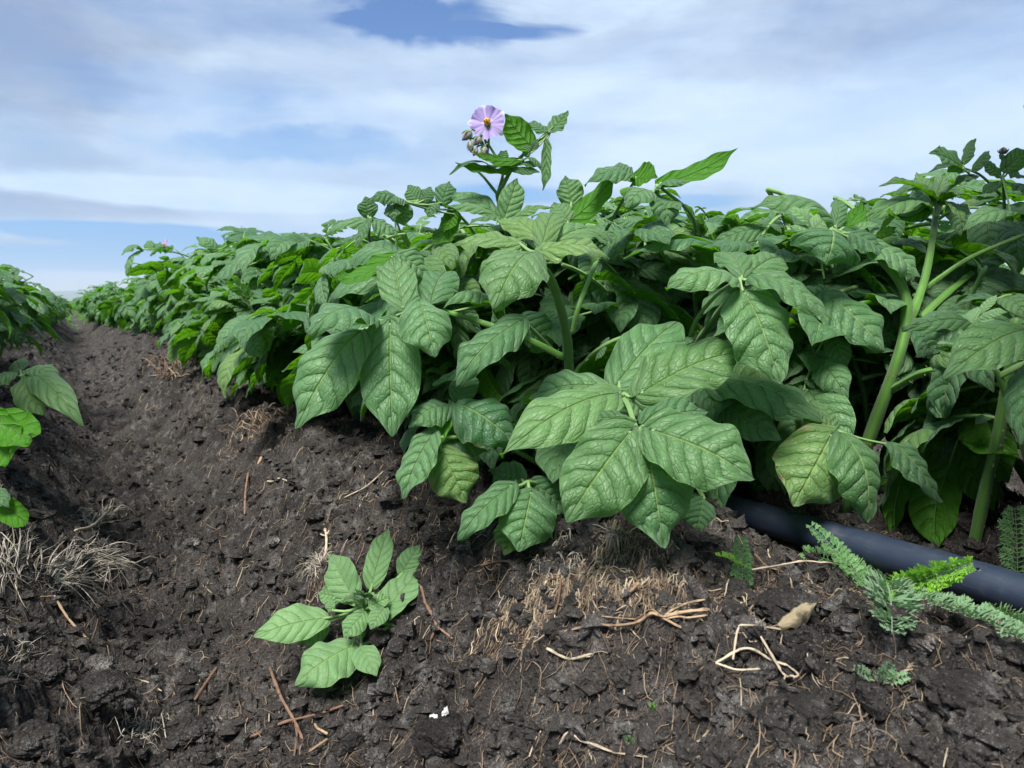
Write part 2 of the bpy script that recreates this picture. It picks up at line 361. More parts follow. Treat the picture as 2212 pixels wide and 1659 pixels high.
M_SOIL = soil_mat('dark_soil'); M_CLOD = soil_mat('black_clod', .75); M_CLODG = soil_mat('grey_dry_clod', 2.3)
def fibre_mat(name, a, b, rough=.75):
    m, t = new(name); tco = t.n.new('ShaderNodeTexCoord'); uvn = t.n.new('ShaderNodeUVMap')
    at = t.n.new('ShaderNodeAttribute'); at.attribute_name = 'tint'; sc = t.n.new('ShaderNodeSeparateColor'); t.l.new(at.outputs[0], sc.inputs[0])
    s3 = t.n.new('ShaderNodeSeparateXYZ'); t.l.new(uvn.outputs[0], s3.inputs[0])
    st = t.noise(t.xyz(t.mul(s3.outputs[0], 5.), t.mul(s3.outputs[1], 14.), 0.), 1., 4.)
    nz = t.noise(tco.outputs['Object'], 160., 4.)
    c = t.mix(t.m('ADD', sc.outputs[0], t.mul(t.sub(st, .5), .9), clamp=True), a, b)
    c = t.mix(t.mr(nz, .52, .68, 0., .75), c, tuple(x*.3 for x in a)); c = t.mix(t.mr(t.noise(tco.outputs['Object'], 55., 3.), .5, .7, 0., .6), c, tuple(x*.45 for x in b))
    p = principled(t, Base_Color=c, Roughness=rough, Specular_IOR_Level=.3, Normal=t.bump(t.add(st, nz), .7, .0006))
    t.l.new(p.outputs[0], t.out.inputs[0]); return m
M_STRAW = fibre_mat('pale_straw', (.17, .13, .085), (.42, .35, .25))
M_TWIG = fibre_mat('red_brown_twig', (.07, .038, .026), (.22, .13, .085))
M_ORANGE = fibre_mat('orange_straw', (.13, .08, .045), (.34, .24, .15))
M_ROOT = fibre_mat('root_fibre', (.06, .038, .025), (.30, .22, .15))
M_WHITE = fibre_mat('white_root', (.15, .13, .10), (.42, .38, .32))
def simple(name, col, rough=.6, spec=.4, bump=0., sc=100.):
    m, t = new(name); tco = t.n.new('ShaderNodeTexCoord'); nz = t.noise(tco.outputs['Object'], sc, 4.)
    c = t.mix(t.mr(nz, .3, .7), tuple(x*.75 for x in col), tuple(min(1, x*1.15) for x in col))
    p = principled(t, Base_Color=c, Roughness=rough, Specular_IOR_Level=spec)
    if bump: t.put(p.inputs['Normal'], t.bump(nz, bump, .001))
    t.l.new(p.outputs[0], t.out.inputs[0]); return m

# ------------------------------------------------------------------ the ground: one sheet to the horizon
def make_ground():
    az0 = YAW
    fine = np.radians(np.linspace(-43, 43, 1000)); coarse = np.radians(np.linspace(43, 317, 90))[1:-1]
    ang = np.concatenate([fine, coarse])+az0; na = len(ang)
    r = [.004, .03, .07, .11, .15, .18]
    while r[-1] < 2.6: r.append(r[-1]*1.0031)
    while r[-1] < 12: r.append(r[-1]*1.010)
    while r[-1] < 9000: r.append(r[-1]*1.06)
    r = np.array(r); R, A = np.meshgrid(r, ang, indexing='ij')
    X = R*np.sin(A); Y = R*np.cos(A)
    Z = ground(X.ravel(), Y.ravel()).reshape(X.shape)
    v = np.stack([X, Y, Z], -1).reshape(-1, 3); nr = len(r)
    i = np.arange(nr-1)[:, None]*na; j = np.arange(na)[None]; j2 = (j+1) % na
    f = np.stack([i+j, i+j2, i+na+j2, i+na+j], -1).reshape(-1, 4)[:, ::-1]
    mb = MB(); mb.add(v, f); o = mb.obj('ground', [M_SOIL]); tag(o, kind='structure')
    # little centre cap
    return o
make_ground()

def stuff(name, mb, mats, smooth=True):
    o = mb.obj(name, mats, smooth=smooth); return tag(o, kind='stuff')

# crumbs of soil lying on the surface
def ico():
    import bmesh
    b = bmesh.new(); bmesh.ops.create_cube(b, size=1.); bmesh.ops.subdivide_edges(b, edges=b.edges, cuts=1, use_grid_fill=True)
    v = np.array([x.co[:] for x in b.verts]); v = nrm(v); f = np.array([[q.index for q in p.verts] for p in b.faces]); b.free(); return v, f
SV, SF = ico()
def in_view(X, Y, m=80):
    P = np.stack([X, Y, ridge(X, Y)], -1); d = P@Fw; ok = d > .1
    u = 1106+FPX*(P@Rt)/np.maximum(d, .01); vv = 829.5-FPX*(P@Up)/np.maximum(d, .01)
    return ok & (u > -m) & (u < 2212+m) & (vv < 1659+m*2)
def scatter_xy(rng, n, dmin=.22, dmax=3.):
    a = rng.uniform(-.72, .72, n)+YAW; r = dmin*(dmax/dmin)**(rng.uniform(0, 1, n)**.9)
    X = r*np.sin(a); Y = r*np.cos(a); k = in_view(X, Y); return X[k], Y[k]
rng = np.random.default_rng(5)
X, Y = scatter_xy(rng, 34000, .22, 5.)
Z = ground(X, Y); sz = (.0010+.0055*rng.uniform(0, 1, len(X))**4.5)*(1+.35*np.hypot(X, Y)/1.)
mb = MB()
n = len(X); q = SV[None]*(1+.26*rng.standard_normal((n, len(SV), 1)))*sz[:, None, None]*np.array([1, 1, .8])
q = q*(1+.20*rng.standard_normal((n, len(SV), 3)))
q = q*rng.uniform(.65, 1.35, (n, 1, 3)); V = q+np.stack([X, Y, Z+sz*.25], -1)[:, None]
F = (SF[None]+(np.arange(n)*len(SV))[:, None, None]).reshape(-1, 4)
mb.add(V, F); stuff('soil_crumbs', mb, [M_SOIL], smooth=False)

# root fibres in the soil, all bent to the surface
def fibres(mb, x, y, L, r, rng, tone, seg=6, curl=2.2, up=.3, ns=3):
    n = len(x); a = rng.uniform(0, 2*math.pi, n); k = rng.normal(0, curl, n); X = [np.array(x)]; Y = [np.array(y)]
    for i in range(seg):
        a = a+k/seg+rng.normal(0, .4, n); X.append(X[-1]+np.cos(a)*L/seg); Y.append(Y[-1]+np.sin(a)*L/seg)
    X = np.stack(X, 1); Y = np.stack(Y, 1); Z = ground(X.ravel(), Y.ravel(), 3).reshape(X.shape)
    pz = np.pad(Z, ((0, 0), (1, 1)), 'edge'); Z = np.maximum(Z, (pz[:, :-2]+pz[:, 1:-1]+pz[:, 2:])/3)
    Z = Z+r[:, None]*.6+np.sin(np.linspace(0, math.pi, seg+1))[None]*(L*up*rng.uniform(0, .5, n))[:, None]
    P = np.stack([X, Y, Z], -1); T = nrm(np.gradient(P, axis=1)); S = nrm(np.cross(T, UZ)); B = np.cross(T, S)
    an = np.linspace(0, 2*math.pi, ns+1); rr = r[:, None]*np.interp(np.linspace(0, 1, seg+1), [0, .3, .8, 1], [.8, 1, .75, .2])[None]
    V = P[:, :, None]+(S[:, :, None]*np.cos(an)[None, None, :, None]+B[:, :, None]*np.sin(an)[None, None, :, None])*rr[:, :, None, None]
    m = (seg+1)*(ns+1); F = (gridf(seg, ns)[:, ::-1][None]+(np.arange(n)*m)[:, None, None]).reshape(-1, 4)
    u = np.broadcast_to(np.linspace(0, 1, seg+1)[None, :, None], V.shape[:3]); v = np.broadcast_to((an/6.2832)[None, None], V.shape[:3])
    c = np.zeros((n*m, 3)); c[:, 0] = np.repeat(tone, m)
    mb.add(V.reshape(-1, 3), F, np.stack([u, v], -1).reshape(-1, 2), c)
UZ = np.array([0, 0, 1.]); mbd = MB(); mbp = MB()
X, Y = scatter_xy(rng, 15000, .23, 4.); n = len(X); D = np.hypot(X, Y)
fibres(mbd, X, Y, rng.uniform(.005, .026, n)*(1+D*.3), rng.uniform(.00012, .00032, n)*(1+D*.5), rng, rng.uniform(0, 1, n)**1.5)
X, Y = scatter_xy(rng, 1500, .24, 3.5); n = len(X)
fibres(mbp, X, Y, rng.uniform(.004, .028, n), rng.uniform(.0002, .0006, n), rng, rng.uniform(0, .9, n), curl=1.)
# dense root mats: on the mound under the front leaves and further left on the slope
for (cx, cy, sx, sy, cnt) in [(1290, 1255, 120, 42, 2300), (1150, 1320, 80, 45, 260), (700, 1255, 40, 25, 130), (570, 915, 60, 16, 240), (840, 1000, 60, 60, 260), (1340, 1180, 110, 22, 450), (1700, 1280, 90, 30, 200), (380, 830, 60, 15, 160), (900, 1150, 160, 60, 300)]:
    c = gray(cx, cy); ex = gray(cx+sx, cy)-c; ey = gray(cx, min(1640, cy+sy))-c; g1 = rng.standard_normal((cnt, 1)); g2 = rng.standard_normal((cnt, 1))
    Q = c+ex*g1+ey*g2; k = rng.random(cnt) < .2; n = int(k.sum())
    fibres(mbp, Q[k, 0], Q[k, 1], rng.uniform(.004, .014, n), rng.uniform(.00022, .0006, n), rng, rng.uniform(0, .9, n), curl=1.2, up=.9)
    n = cnt-n; fibres(mbd, Q[~k, 0], Q[~k, 1], rng.uniform(.005, .016, n), rng.uniform(.00015, .00036, n), rng, rng.uniform(0, 1, n), curl=3.4, up=.45)
stuff('root_fibres', mbd, [M_ROOT]); stuff('straw_litter', mbp, [M_STRAW])
# ------------------------------------------------------------------ masks of the canopy used to keep the fill leaves in place
CW, CH, CS = 277, 208, 8.
yy, xx = np.mgrid[0:CH, 0:CW]; xx = (xx+.5)*CS; yy = (yy+.5)*CS
def poly(pts):
    inside = np.zeros(xx.shape, bool); n = len(pts)
    for i in range(n):
        x1, y1 = pts[i]; x2, y2 = pts[(i+1) % n]
        if y1 == y2: continue
        c = ((y1 > yy) != (y2 > yy)) & (xx < (x2-x1)*(yy-y1)/(y2-y1)+x1); inside ^= c
    return inside
TOPL = [(225, 640), (262, 600), (300, 562), (380, 535), (450, 512), (530, 508), (620, 505), (700, 498), (790, 492), (860, 490), (960, 478), (1080, 480), (1200, 470), (1330, 440), (1440, 430), (1500, 455), (1600, 440), (1700, 425), (1800, 435), (1880, 395), (2000, 372), (2100, 352), (2212, 335)]
BOTL = [(2212, 1215), (2000, 1160), (1800, 1110), (1560, 1060), (1530, 1140), (1420, 1165), (1330, 1120), (1200, 1150), (1180, 1170), (1000, 1140), (960, 1060), (850, 1030), (840, 900), (760, 870), (700, 880), (600, 860), (500, 835), (420, 822), (330, 800), (270, 745), (225, 700)]
MASK = poly(TOPL+BOTL)
MASKT = MASK.copy()
for _k in range(1, 6): MASKT[:-_k] |= MASK[_k:]
HD = np.full((CH, CW), 1e9)
def stamp(v):
    x, y, d = proj(v); i = (y/CS).astype(int); j = (x/CS).astype(int); k = (i >= 0) & (i < CH) & (j >= 0) & (j < CW)
    np.minimum.at(HD, (i[k], j[k]), d[k])
def fits(v, tol_out=.05, tol_front=.02, mask=MASK):
    x, y, d = proj(v)
    if d.min() < .12: return False
    i = (y/CS).astype(int); j = (x/CS).astype(int); inn = (i >= 0) & (i < CH) & (j >= 0) & (j < CW)
    if not inn.any(): return None
    i, j, d = i[inn], j[inn], d[inn]
    if mask is not None and (~mask[i, j]).mean() > tol_out: return False
    if (HD[i, j] < 1e8).any() and ((HD[i, j] > d) & (HD[i, j] < 1e8)).mean() > tol_front: return False
    return True

# ------------------------------------------------------------------ potato plants
UPN = np.array([0, 0, 1.])
def hero_leaf(plant, origin, node, items, mat=None, quilt=.014, rst=.0016, seed=1, label=None):
    """compound leaf: leaf (its stalk) > leaflets. items: (bx,by,bd, tx,ty,td, width_px, normal, bend, fold, curl, tone, damage, yellow)"""
    rg = np.random.default_rng(seed); mat = mat or M_LEAF
    sb = MB(); pts = [px(*p) if not isinstance(p, np.ndarray) else p for p in origin]+[px(*node)]
    c = spline(pts, 14); tube(sb, c, [rst*1.25, rst*.8], 7, (.5, 0, .3), ridges=.12)
    nodeP = px(*node); lv = []
    for it in items:
        bx, by, bd, tx, ty, td, wp, nn, bend, fold, curl, tone, dam, yel = (list(it)+[0, 0])[:14]
        P0 = px(bx, by, bd); P1 = px(tx, ty, td); W = wp*1.14*(bd+td)/2/FPX
        mid = (nodeP+P0)/2-UPN*.002; tube(sb, spline([nodeP, mid, P0+(P1-P0)*.05], 6), [rst*.8, rst*.6], 6, (.5, 0, .5))
        mb = MB(); N = cdir(nn)
        v = leaflet(mb, P0, P1, N, W, bend, fold, curl, 44, 22, rg, rg.uniform(.045, .085)+.04*dam, quilt*.65, (tone, dam, yel), skew=rg.uniform(-.2, .25))
        tube(mb, spline([P0+(P1-P0)*.0, P0+(P1-P0)*.02], 3), rst*.5, 5, (tone, 0, 0))
        lv.append(mb); stamp(v)
    stamp(sb.arr())
    lo = sb.obj('leaf', [M_STEM], plant); lo['_o'] = plant['_o']
    if label: lo['label'] = label
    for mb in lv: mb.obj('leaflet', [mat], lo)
    del lo['_o']; return lo
def stem_obj(plant, lines, ns=10, hairs=True):
    mb = MB(); rg = np.random.default_rng(len(lines))
    for pts, r0, r1 in lines:
        P = spline([px(*p) if not isinstance(p, np.ndarray) else p for p in pts], 26)
        tube(mb, P, np.linspace(r0, r1, 26)*.70*(1+.10*np.abs(np.sin(np.linspace(0, 9, 26)))**6), ns, (.5, 0, 0), jit=.03, rng=rg, ridges=.12)
        if hairs:
            for k in range(60):
                i = rg.integers(1, 25); a = nrm(rg.standard_normal(3)); rr = r0+(r1-r0)*i/26; b = P[i]+(P[i]-P[i-1])*rg.random()
                tube(mb, [b+a*rr*.9, b+a*(rr+.0011)], [.00013, .00005], 3, (.5, 0, 1))
    stamp(mb.arr())
    return mb.obj('stem', [M_STEM], plant)

# compound leaf templates, origin at the stem end, growing along +X
def compound(rg, L=.14, lod=0, droop=1., small=1.):
    mb = MB(); n = 12; a = rg.uniform(.05, .35); P = [np.zeros(3)]; T = []; tot = rg.uniform(.7, 1.25)*droop
    for i in range(n):
        d = np.array([math.cos(a), 0, math.sin(a)]); T.append(d); P.append(P[-1]+d*L/n); a -= tot/n
    T.append(T[-1]); P = np.array(P); T = np.array(T); Yv = np.array([0, 1., 0])
    P[:, 1] += rg.uniform(-.1, .1)*L*np.linspace(0, 1, n+1)**2
    tube(mb, P, [L*.016, L*.007], [7, 5, 3][lod], (.5, 0, .4), mi=1)
    if lod == 0: nu, nv = 24, 12
    elif lod == 1: nu, nv = 10, 6
    else: nu, nv = 5, 2
    tb = rg.uniform(.15, .8)
    def put(P0, D, N, Lf, wr, k=0):
        b = rg.uniform(.06, .2); leaflet(mb, P0, P0+D*Lf, N, Lf*wr, b, rg.uniform(.0, .5), rg.uniform(0, .45), nu if k == 0 else max(4, nu//3), nv if k == 0 else max(2, nv//3), rg,
                wave=rg.uniform(.015, .05) if lod < 2 else .01, quilt=.013 if lod == 0 else (.008 if lod == 1 else 0), tint=(min(1, max(0, tb+rg.normal(0, .12))), (rg.random() < .07)*rg.uniform(.1, .6), (rg.random() < .12)*rg.uniform(.2, .7)), skew=rg.uniform(-.2, .3))
    st = [(.42, .40), (.64, .50), (.85, .56)]
    for s, sz in st:
        for sg in (-1, 1):
            i = min(n, max(1, int((s+rg.uniform(-.03, .03))*n))); Tn = T[i]; Nn = np.cross(Tn, Yv)*-1; Nn = nrm(Nn if Nn[2] > 0 else -Nn)
            al = rg.uniform(.85, 1.25); D = nrm(Tn*math.cos(al)+Yv*sg*math.sin(al)-UPN*rg.uniform(.0, .55)*droop+rg.normal(0, .08, 3))
            P0 = P[i]+Yv*sg*L*.035
            if lod < 2: tube(mb, [P[i], P0], L*.005, 4, (.5, 0, .5), mi=1)
            put(P0, D, nrm(Nn+Yv*sg*rg.uniform(-.1, .5)), L*sz*rg.uniform(.85, 1.12)*small, rg.uniform(.56, .68))
    put(P[-1], nrm(T[-1]-UPN*rg.uniform(0, .25)), nrm(np.array([-T[-1][2], 0, T[-1][0]])), L*rg.uniform(.56, .68)*small, rg.uniform(.58, .7))
    if lod < 2:
        for s in (.3, .53, .75):
            for sg in (-1, 1):
                i = int(s*n); D = nrm(T[i]*.4+Yv*sg-UPN*.2*rg.random()); put(P[i], D, UPN, L*rg.uniform(.09, .16), .7, 1)
    return mb
TEMPL = []
for k in range(14):
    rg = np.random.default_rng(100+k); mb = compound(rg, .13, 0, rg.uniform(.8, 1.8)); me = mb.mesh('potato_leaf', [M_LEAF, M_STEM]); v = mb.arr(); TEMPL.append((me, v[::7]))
TYOUNG = []
for k in range(5):
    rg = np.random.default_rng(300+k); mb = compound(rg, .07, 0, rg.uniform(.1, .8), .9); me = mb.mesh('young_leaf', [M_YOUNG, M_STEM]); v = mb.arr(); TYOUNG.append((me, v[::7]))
TMID = []
for k in range(9):
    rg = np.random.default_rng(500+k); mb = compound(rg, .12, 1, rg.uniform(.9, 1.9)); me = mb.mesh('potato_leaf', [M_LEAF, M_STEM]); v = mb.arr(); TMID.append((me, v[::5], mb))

def leaf_matrix(p, phi, pitch, roll, sc):
    return Matrix.Translation(p) @ Matrix.Rotation(phi, 4, 'Z') @ Matrix.Rotation(-pitch, 4, 'Y') @ Matrix.Rotation(roll, 4, 'X') @ Matrix.Scale(sc, 4)
def grow(base, rg, height, spread, nst=6):
    """stems as polylines and leaf seats on them"""
    st = []; seats = []
    for k in range(nst):
        a = 2*math.pi*k/nst+rg.uniform(-.4, .4); out = spread*rg.uniform(.25, 1.); h = height*rg.uniform(.72, 1.08)*(1-.25*out/spread)
        d = np.array([math.cos(a), math.sin(a), 0])
        P = spline([base, base+d*out*.35+UPN*h*.45, base+d*out*.8+UPN*h*.85, base+d*out+UPN*h], 18)
        st.append(P); ph = rg.uniform(0, 6.28)
        for i in range(3, 18):
            ph += 2.4; seats.append((P[i], ph, i/17., a))
    return st, seats
def near_plant(x, y, height, spread, label, seed, nleaf=60, attempts=3, templ=TEMPL, mask=MASK, tol=.03, root=None, stems=True, droopy=0.):
    rg = np.random.default_rng(seed); b = np.array([x, y, float(ridge(x, y))+.0])
    pl = root or empty('potato_plant', b, label, 'plant', 'potato plants growing in the field rows')
    st, seats = grow(b, rg, height, spread); cnt = 0; used = {}
    cand = []
    for _ in range(attempts):
        for k, (p, ph, s, a) in enumerate(seats):
            cand.append((k, p, ph, s, a))
    rg.shuffle(cand) if False else None
    order = rg.permutation(len(cand))
    for oi in order:
        k, p, ph, s, a = cand[oi]
        if cnt >= nleaf: break
        phi = ph+rg.normal(0, .5); pitch = (-.55+1.0*s)+rg.normal(0, .45)-droopy; sc = rg.uniform(.52, 1.02)*(1-.25*max(0, s-.8)/.2)
        me, sv = (TYOUNG if (s > .93 and rg.random() < .6 and templ is TEMPL) else templ)[rg.integers(0, 5 if (s > .93 and templ is TEMPL) else len(templ))][:2]
        if s > .93: pitch = rg.uniform(.2, 1.2)
        M = leaf_matrix(Vector(p-b), phi, pitch, rg.normal(0, .25), sc)
        A = np.array(M); vv = sv@A[:3, :3].T+A[:3, 3]+b
        if (vv[:, 2] < ridge(vv[:, 0], vv[:, 1])-.004).mean() > .02: continue
        if fits(vv, tol, mask=(MASKT if (mask is MASK and s > .93 and rg.random() < .4) else mask)) is False: continue
        o = bpy.data.objects.new('leaf', me); COL.objects.link(o); o.parent = pl; o.matrix_local = M; cnt += 1; used[int(k)//15] = max(used.get(int(k)//15, 0), int(k) % 15+3)
    if stems:
        mb = MB(); anyp = False
        for si, P in enumerate(st):
            if si not in used: continue
            P = P[:used[si]+1]; f = fits(P, .12, .02, mask=mask)
            if f is False: continue
            tube(mb, P, np.linspace(.0045, .0013, len(P)), 8, (.5, 0, 0), ridges=.1); anyp = True
        if anyp: mb.obj('stem', [M_STEM], pl)
    return pl, cnt

# --- the near plants with the leaves one can point at
def plant(x, y, label, cat='plant'):
    return empty('potato_plant', np.array([x, y, float(ridge(x, y))]), label, cat, 'potato plants growing in the field rows')
PC = plant(.47, .66, 'potato plant at the centre holding the large lilac flower above the canopy')
PR = plant(.56, .38, 'tall potato plant on the right with thick pale green stems behind the pipe')
PF = plant(.42, .52, 'potato plant whose broad glossy leaves reach over the root mat beside the pipe')
PL = plant(.46, .92, 'potato plant with a shrivelled brown leaf tip, left of the flowering one')

F_ = (0, .25, 1)
hero_leaf(PL, [(1010, 650, .66), (930, 655, .60)], (850, 686, .56), [
    (842, 690, .555, 848, 944, .53, 128, (0.05, .15, 1), .05, .12, .25, .55, 0, 0),
    (778, 716, .55, 640, 926, .53, 138, (-.25, .25, 1), .10, .22, .30, .75, 0, 0),
    (800, 688, .55, 664, 722, .50, 120, (-.15, .75, .75), .20, .10, .30, .8, 0, 0),
    (905, 648, .54, 940, 772, .515, 112, (.15, .4, 1), .12, .05, .5, .95, 0, 0),
    (758, 715, .57, 700, 765, .58, 60, (-.2, .5, 1), .1, .1, .3, .5, 0, 0),
    (872, 668, .56, 848, 556, .60, 84, (.1, .25, 1), .05, .35, .1, .8, .5, .2),
    (930, 655, .57, 965, 585, .62, 84, (.0, .55, .9), .10, .25, .3, .8, .12, 0),
    (1065, 655, .60, 958, 668, .54, 62, (-.1, .95, .45), .16, .05, .6, .95, 0, 0),
], seed=11)
hero_leaf(PL, [(900, 620, .68)], (852, 552, .62), [
    (852, 552, .62, 712, 600, .60, 88, (.15, -.75, -.45), .12, .2, .2, .5, 0, 0),
    (856, 545, .62, 925, 600, .62, 74, (.2, .6, .9), .1, .2, .3, .7, .2, 0),
    (850, 545, .64, 760, 560, .68, 90, (-.2, .8, .7), .15, .1, .4, .8, 0, 0)], seed=12)
hero_leaf(PF, [(1205, 768, .62)], (1128, 690, .57), [
    (1128, 690, .56, 984, 836, .53, 100, (-.35, .45, .9), .12, .15, .3, .75, 0, 0),
    (1030, 800, .56, 935, 833, .54, 36, (-.1, .8, .6), .1, .1, .3, 1., 0, 0),
    (1120, 700, .60, 1060, 745, .60, 70, (-.1, .4, 1), .1, .1, .3, .4, 0, 0),
    (1130, 688, .60, 1195, 760, .62, 80, (.1, .3, 1), .1, .1, .3, .2, 0, 0)], seed=13)
stem_obj(PF, [([(1260, 1010, .64), (1240, 880, .62), (1228, 790, .58), (1222, 720, .55), (1198, 625, .52), (1158, 556, .50)], .0058, .0038),
              ([(1236, 720, .57), (1250, 660, .565), (1268, 615, .58), (1290, 560, .62)], .0026, .0022),
              ([(1218, 772, .57), (1120, 724, .56), (1020, 690, .57), (960, 672, .58)], .0036, .0022)], 12)
hero_leaf(PF, [(1160, 560, .50)], (1156, 545, .495), [
    (1150, 545, .49, 1066, 668, .45, 140, (-.15, .35, 1), .16, .0, .35, .7, 0, .35),
    (1168, 540, .495, 1318, 560, .50, 100, (.25, .85, .5), .16, .15, .3, .85, 0, .9),
    (1130, 525, .53, 978, 528, .55, 84, (-.1, .9, .5), .10, .1, .3, .8, 0, .7),
    (1165, 520, .55, 1080, 480, .62, 74, (.0, .8, .7), .1, .2, .3, .8, 0, .8),
    (1190, 530, .54, 1330, 515, .60, 86, (.1, .8, .7), .14, .1, .3, .8, 0, .4),
    (1170, 530, .52, 1200, 475, .62, 60, (.0, .7, .8), .1, .2, .3, .8, 0, .7)], seed=14, quilt=.018)
# front cluster over the root mat
hero_leaf(PF, [(1300, 900, .60), (1345, 862, .50)], (1375, 925, .44), [
    (1366, 925, .435, 1222, 1128, .42, 168, (-.22, .30, 1), .07, .18, .25, .45, .0, .25),
    (1392, 945, .435, 1432, 1180, .425, 165, (.02, .22, 1), .08, .1, .28, .3, .1, 0),
    (1402, 925, .43, 1630, 1036, .41, 168, (.25, .42, 1), .10, .12, .22, .5, 0, .2),
    (1388, 915, .455, 1530, 890, .47, 80, (.1, .7, .8), .1, .2, .2, .7, 0, 0),
    (1365, 912, .455, 1270, 905, .46, 46, (-.1, .7, .8), .1, .2, .2, .6, 0, .2),
    (1390, 940, .445, 1378, 985, .45, 36, (.0, .3, 1), .1, .2, .2, .4, 0, 0),
    (1405, 945, .445, 1440, 985, .45, 40, (.2, .3, 1), .1, .2, .2, .4, 0, 0)], seed=15, quilt=.016)
hero_leaf(PF, [(1300, 960, .60)], (1348, 850, .50), [
    (1335, 848, .49, 1082, 985, .44, 125, (-.18, .62, .85), .12, .05, .25, .8, 0, .35),
    (1378, 852, .49, 1606, 760, .50, 140, (-.12, .72, .85), .10, .22, .18, .3, 0, .35),
    (1330, 832, .52, 1466, 696, .58, 118, (-.25, .5, .95), .08, .25, .15, .55, 0, 0),
    (1325, 845, .52, 1140, 862, .52, 100, (-.1, .7, .8), .18, .1, .3, .7, 0, .1),
    (1345, 850, .50, 1400, 905, .49, 52, (.2, .5, 1), .1, .2, .2, .7, 0, .1),
    (1330, 858, .50, 1290, 895, .50, 40, (-.2, .5, 1), .1, .2, .2, .6, 0, .1)], seed=16, quilt=.017)
# low, worn, dark leaves at the plant foot
hero_leaf(PF, [(1230, 1000, .62), (1080, 905, .58)], (978, 880, .55), [
    (985, 872, .55, 1120, 962, .53, 120, (.05, .5, .9), .15, .1, .5, .15, .35, 0),
    (968, 875, .55, 886, 925, .54, 84, (-.1, .75, .7), .2, .1, .45, .9, 0, 0),
    (965, 885, .55, 880, 1000, .53, 60, (.35, -.5, -.6), .1, .3, .1, .5, 0, 0),
    (990, 868, .56, 1020, 800, .58, 60, (.1, .6, .8), .1, .2, .3, .4, 0, 0),
    (980, 890, .56, 1000, 960, .56, 60, (.0, .3, 1), .1, .2, .3, .2, 0, 0)], seed=17)
hero_leaf(PF, [(1180, 1010, .62), (1060, 950, .57)], (950, 945, .54), [
    (935, 935, .54, 872, 1078, .52, 84, (-.35, .45, .8), .08, .35, .2, .85, .1, 0),
    (952, 970, .54, 1008, 1086, .53, 112, (.0, .25, 1), .10, -.1, .55, .3, .62, .7),
    (960, 950, .55, 1050, 975, .56, 60, (.1, .5, .8), .1, .2, .3, .2, .2, 0)], seed=18)
hero_leaf(PF, [(1230, 1060, .60)], (1140, 1040, .54), [
    (1108, 1045, .53, 990, 1168, .51, 78, (-.3, .65, .8), .10, .25, .3, .3, .25, 0),
    (1148, 1060, .53, 1120, 1192, .51, 118, (.05, .35, 1), .08, .05, .35, .4, .1, 0),
    (1115, 1120, .54, 1090, 1200, .53, 70, (-.1, .4, 1), .1, .1, .4, .6, .35, 1.),
    (1150, 1040, .55, 1230, 1110, .55, 70, (.1, .4, 1), .1, .1, .3, .1, .1, 0),
    (1130, 1035, .56, 1060, 1020, .57, 70, (-.1, .4, 1), .1, .1, .3, .1, .1, 0)], seed=19)
hero_leaf(PF, [(1500, 1040, .56)], (1520, 1075, .52), [
    (1518, 1078, .51, 1500, 1160, .50, 70, (.1, .4, 1), .1, .05, .35, .25, .3, 0),
    (1510, 1080, .53, 1440, 1140, .54, 70, (-.1, .4, 1), .1, .05, .35, .1, .2, 0)], seed=20)
# right of centre
hero_leaf(PR, [(1480, 780, .68), (1500, 700, .62), (1545, 640, .56)], (1598, 602, .50), [
    (1596, 604, .50, 1440, 628, .48, 104, (-.1, .85, .6), .18, .0, .3, .8, 0, .2),
    (1618, 596, .50, 1792, 690, .47, 100, (.3, .7, .75), .14, .15, .3, .85, 0, .15),
    (1606, 628, .495, 1684, 826, .47, 138, (.05, .25, 1), .08, .1, .25, .75, .0, .1),
    (1605, 598, .52, 1560, 548, .58, 70, (-.1, .7, .8), .1, .2, .3, .8, 0, .2),
    (1612, 596, .53, 1690, 560, .58, 80, (.1, .7, .8), .1, .2, .3, .8, 0, .2),
    (1600, 620, .50, 1585, 655, .50, 34, (-.1, .5, 1), .1, .2, .3, .8, 0, .2)], seed=21, quilt=.017)
hero_leaf(PR, [(1650, 1000, .66), (1580, 880, .60)], (1515, 822, .57), [
    (1520, 822, .565, 1775, 912, .52, 118, (.12, .72, .75), .16, -.05, .3, .55, .1, 0),
    (1510, 815, .58, 1450, 760, .62, 60, (-.1, .6, .8), .1, .1, .3, .3, 0, 0)], seed=22)
hero_leaf(PR, [(1860, 980, .58)], (1806, 930, .52), [
    (1798, 934, .515, 1712, 1092, .50, 160, (-.1, .3, 1), .08, -.15, .45, .55, .62, .65),
    (1815, 934, .515, 1872, 1128, .50, 118, (.2, .45, .9), .22, .1, .45, .35, .3, .2),
    (1795, 928, .52, 1735, 882, .53, 60, (-.1, .5, .9), .1, -.3, .6, .6, .55, .8),
    (1800, 925, .525, 1762, 862, .55, 56, (.1, .5, .9), .1, .2, .3, .6, 0, .2),
    (1920, 955, .53, 2028, 1086, .51, 74, (.25, .55, .8), .12, .15, .3, .45, .3, .1)], seed=23)
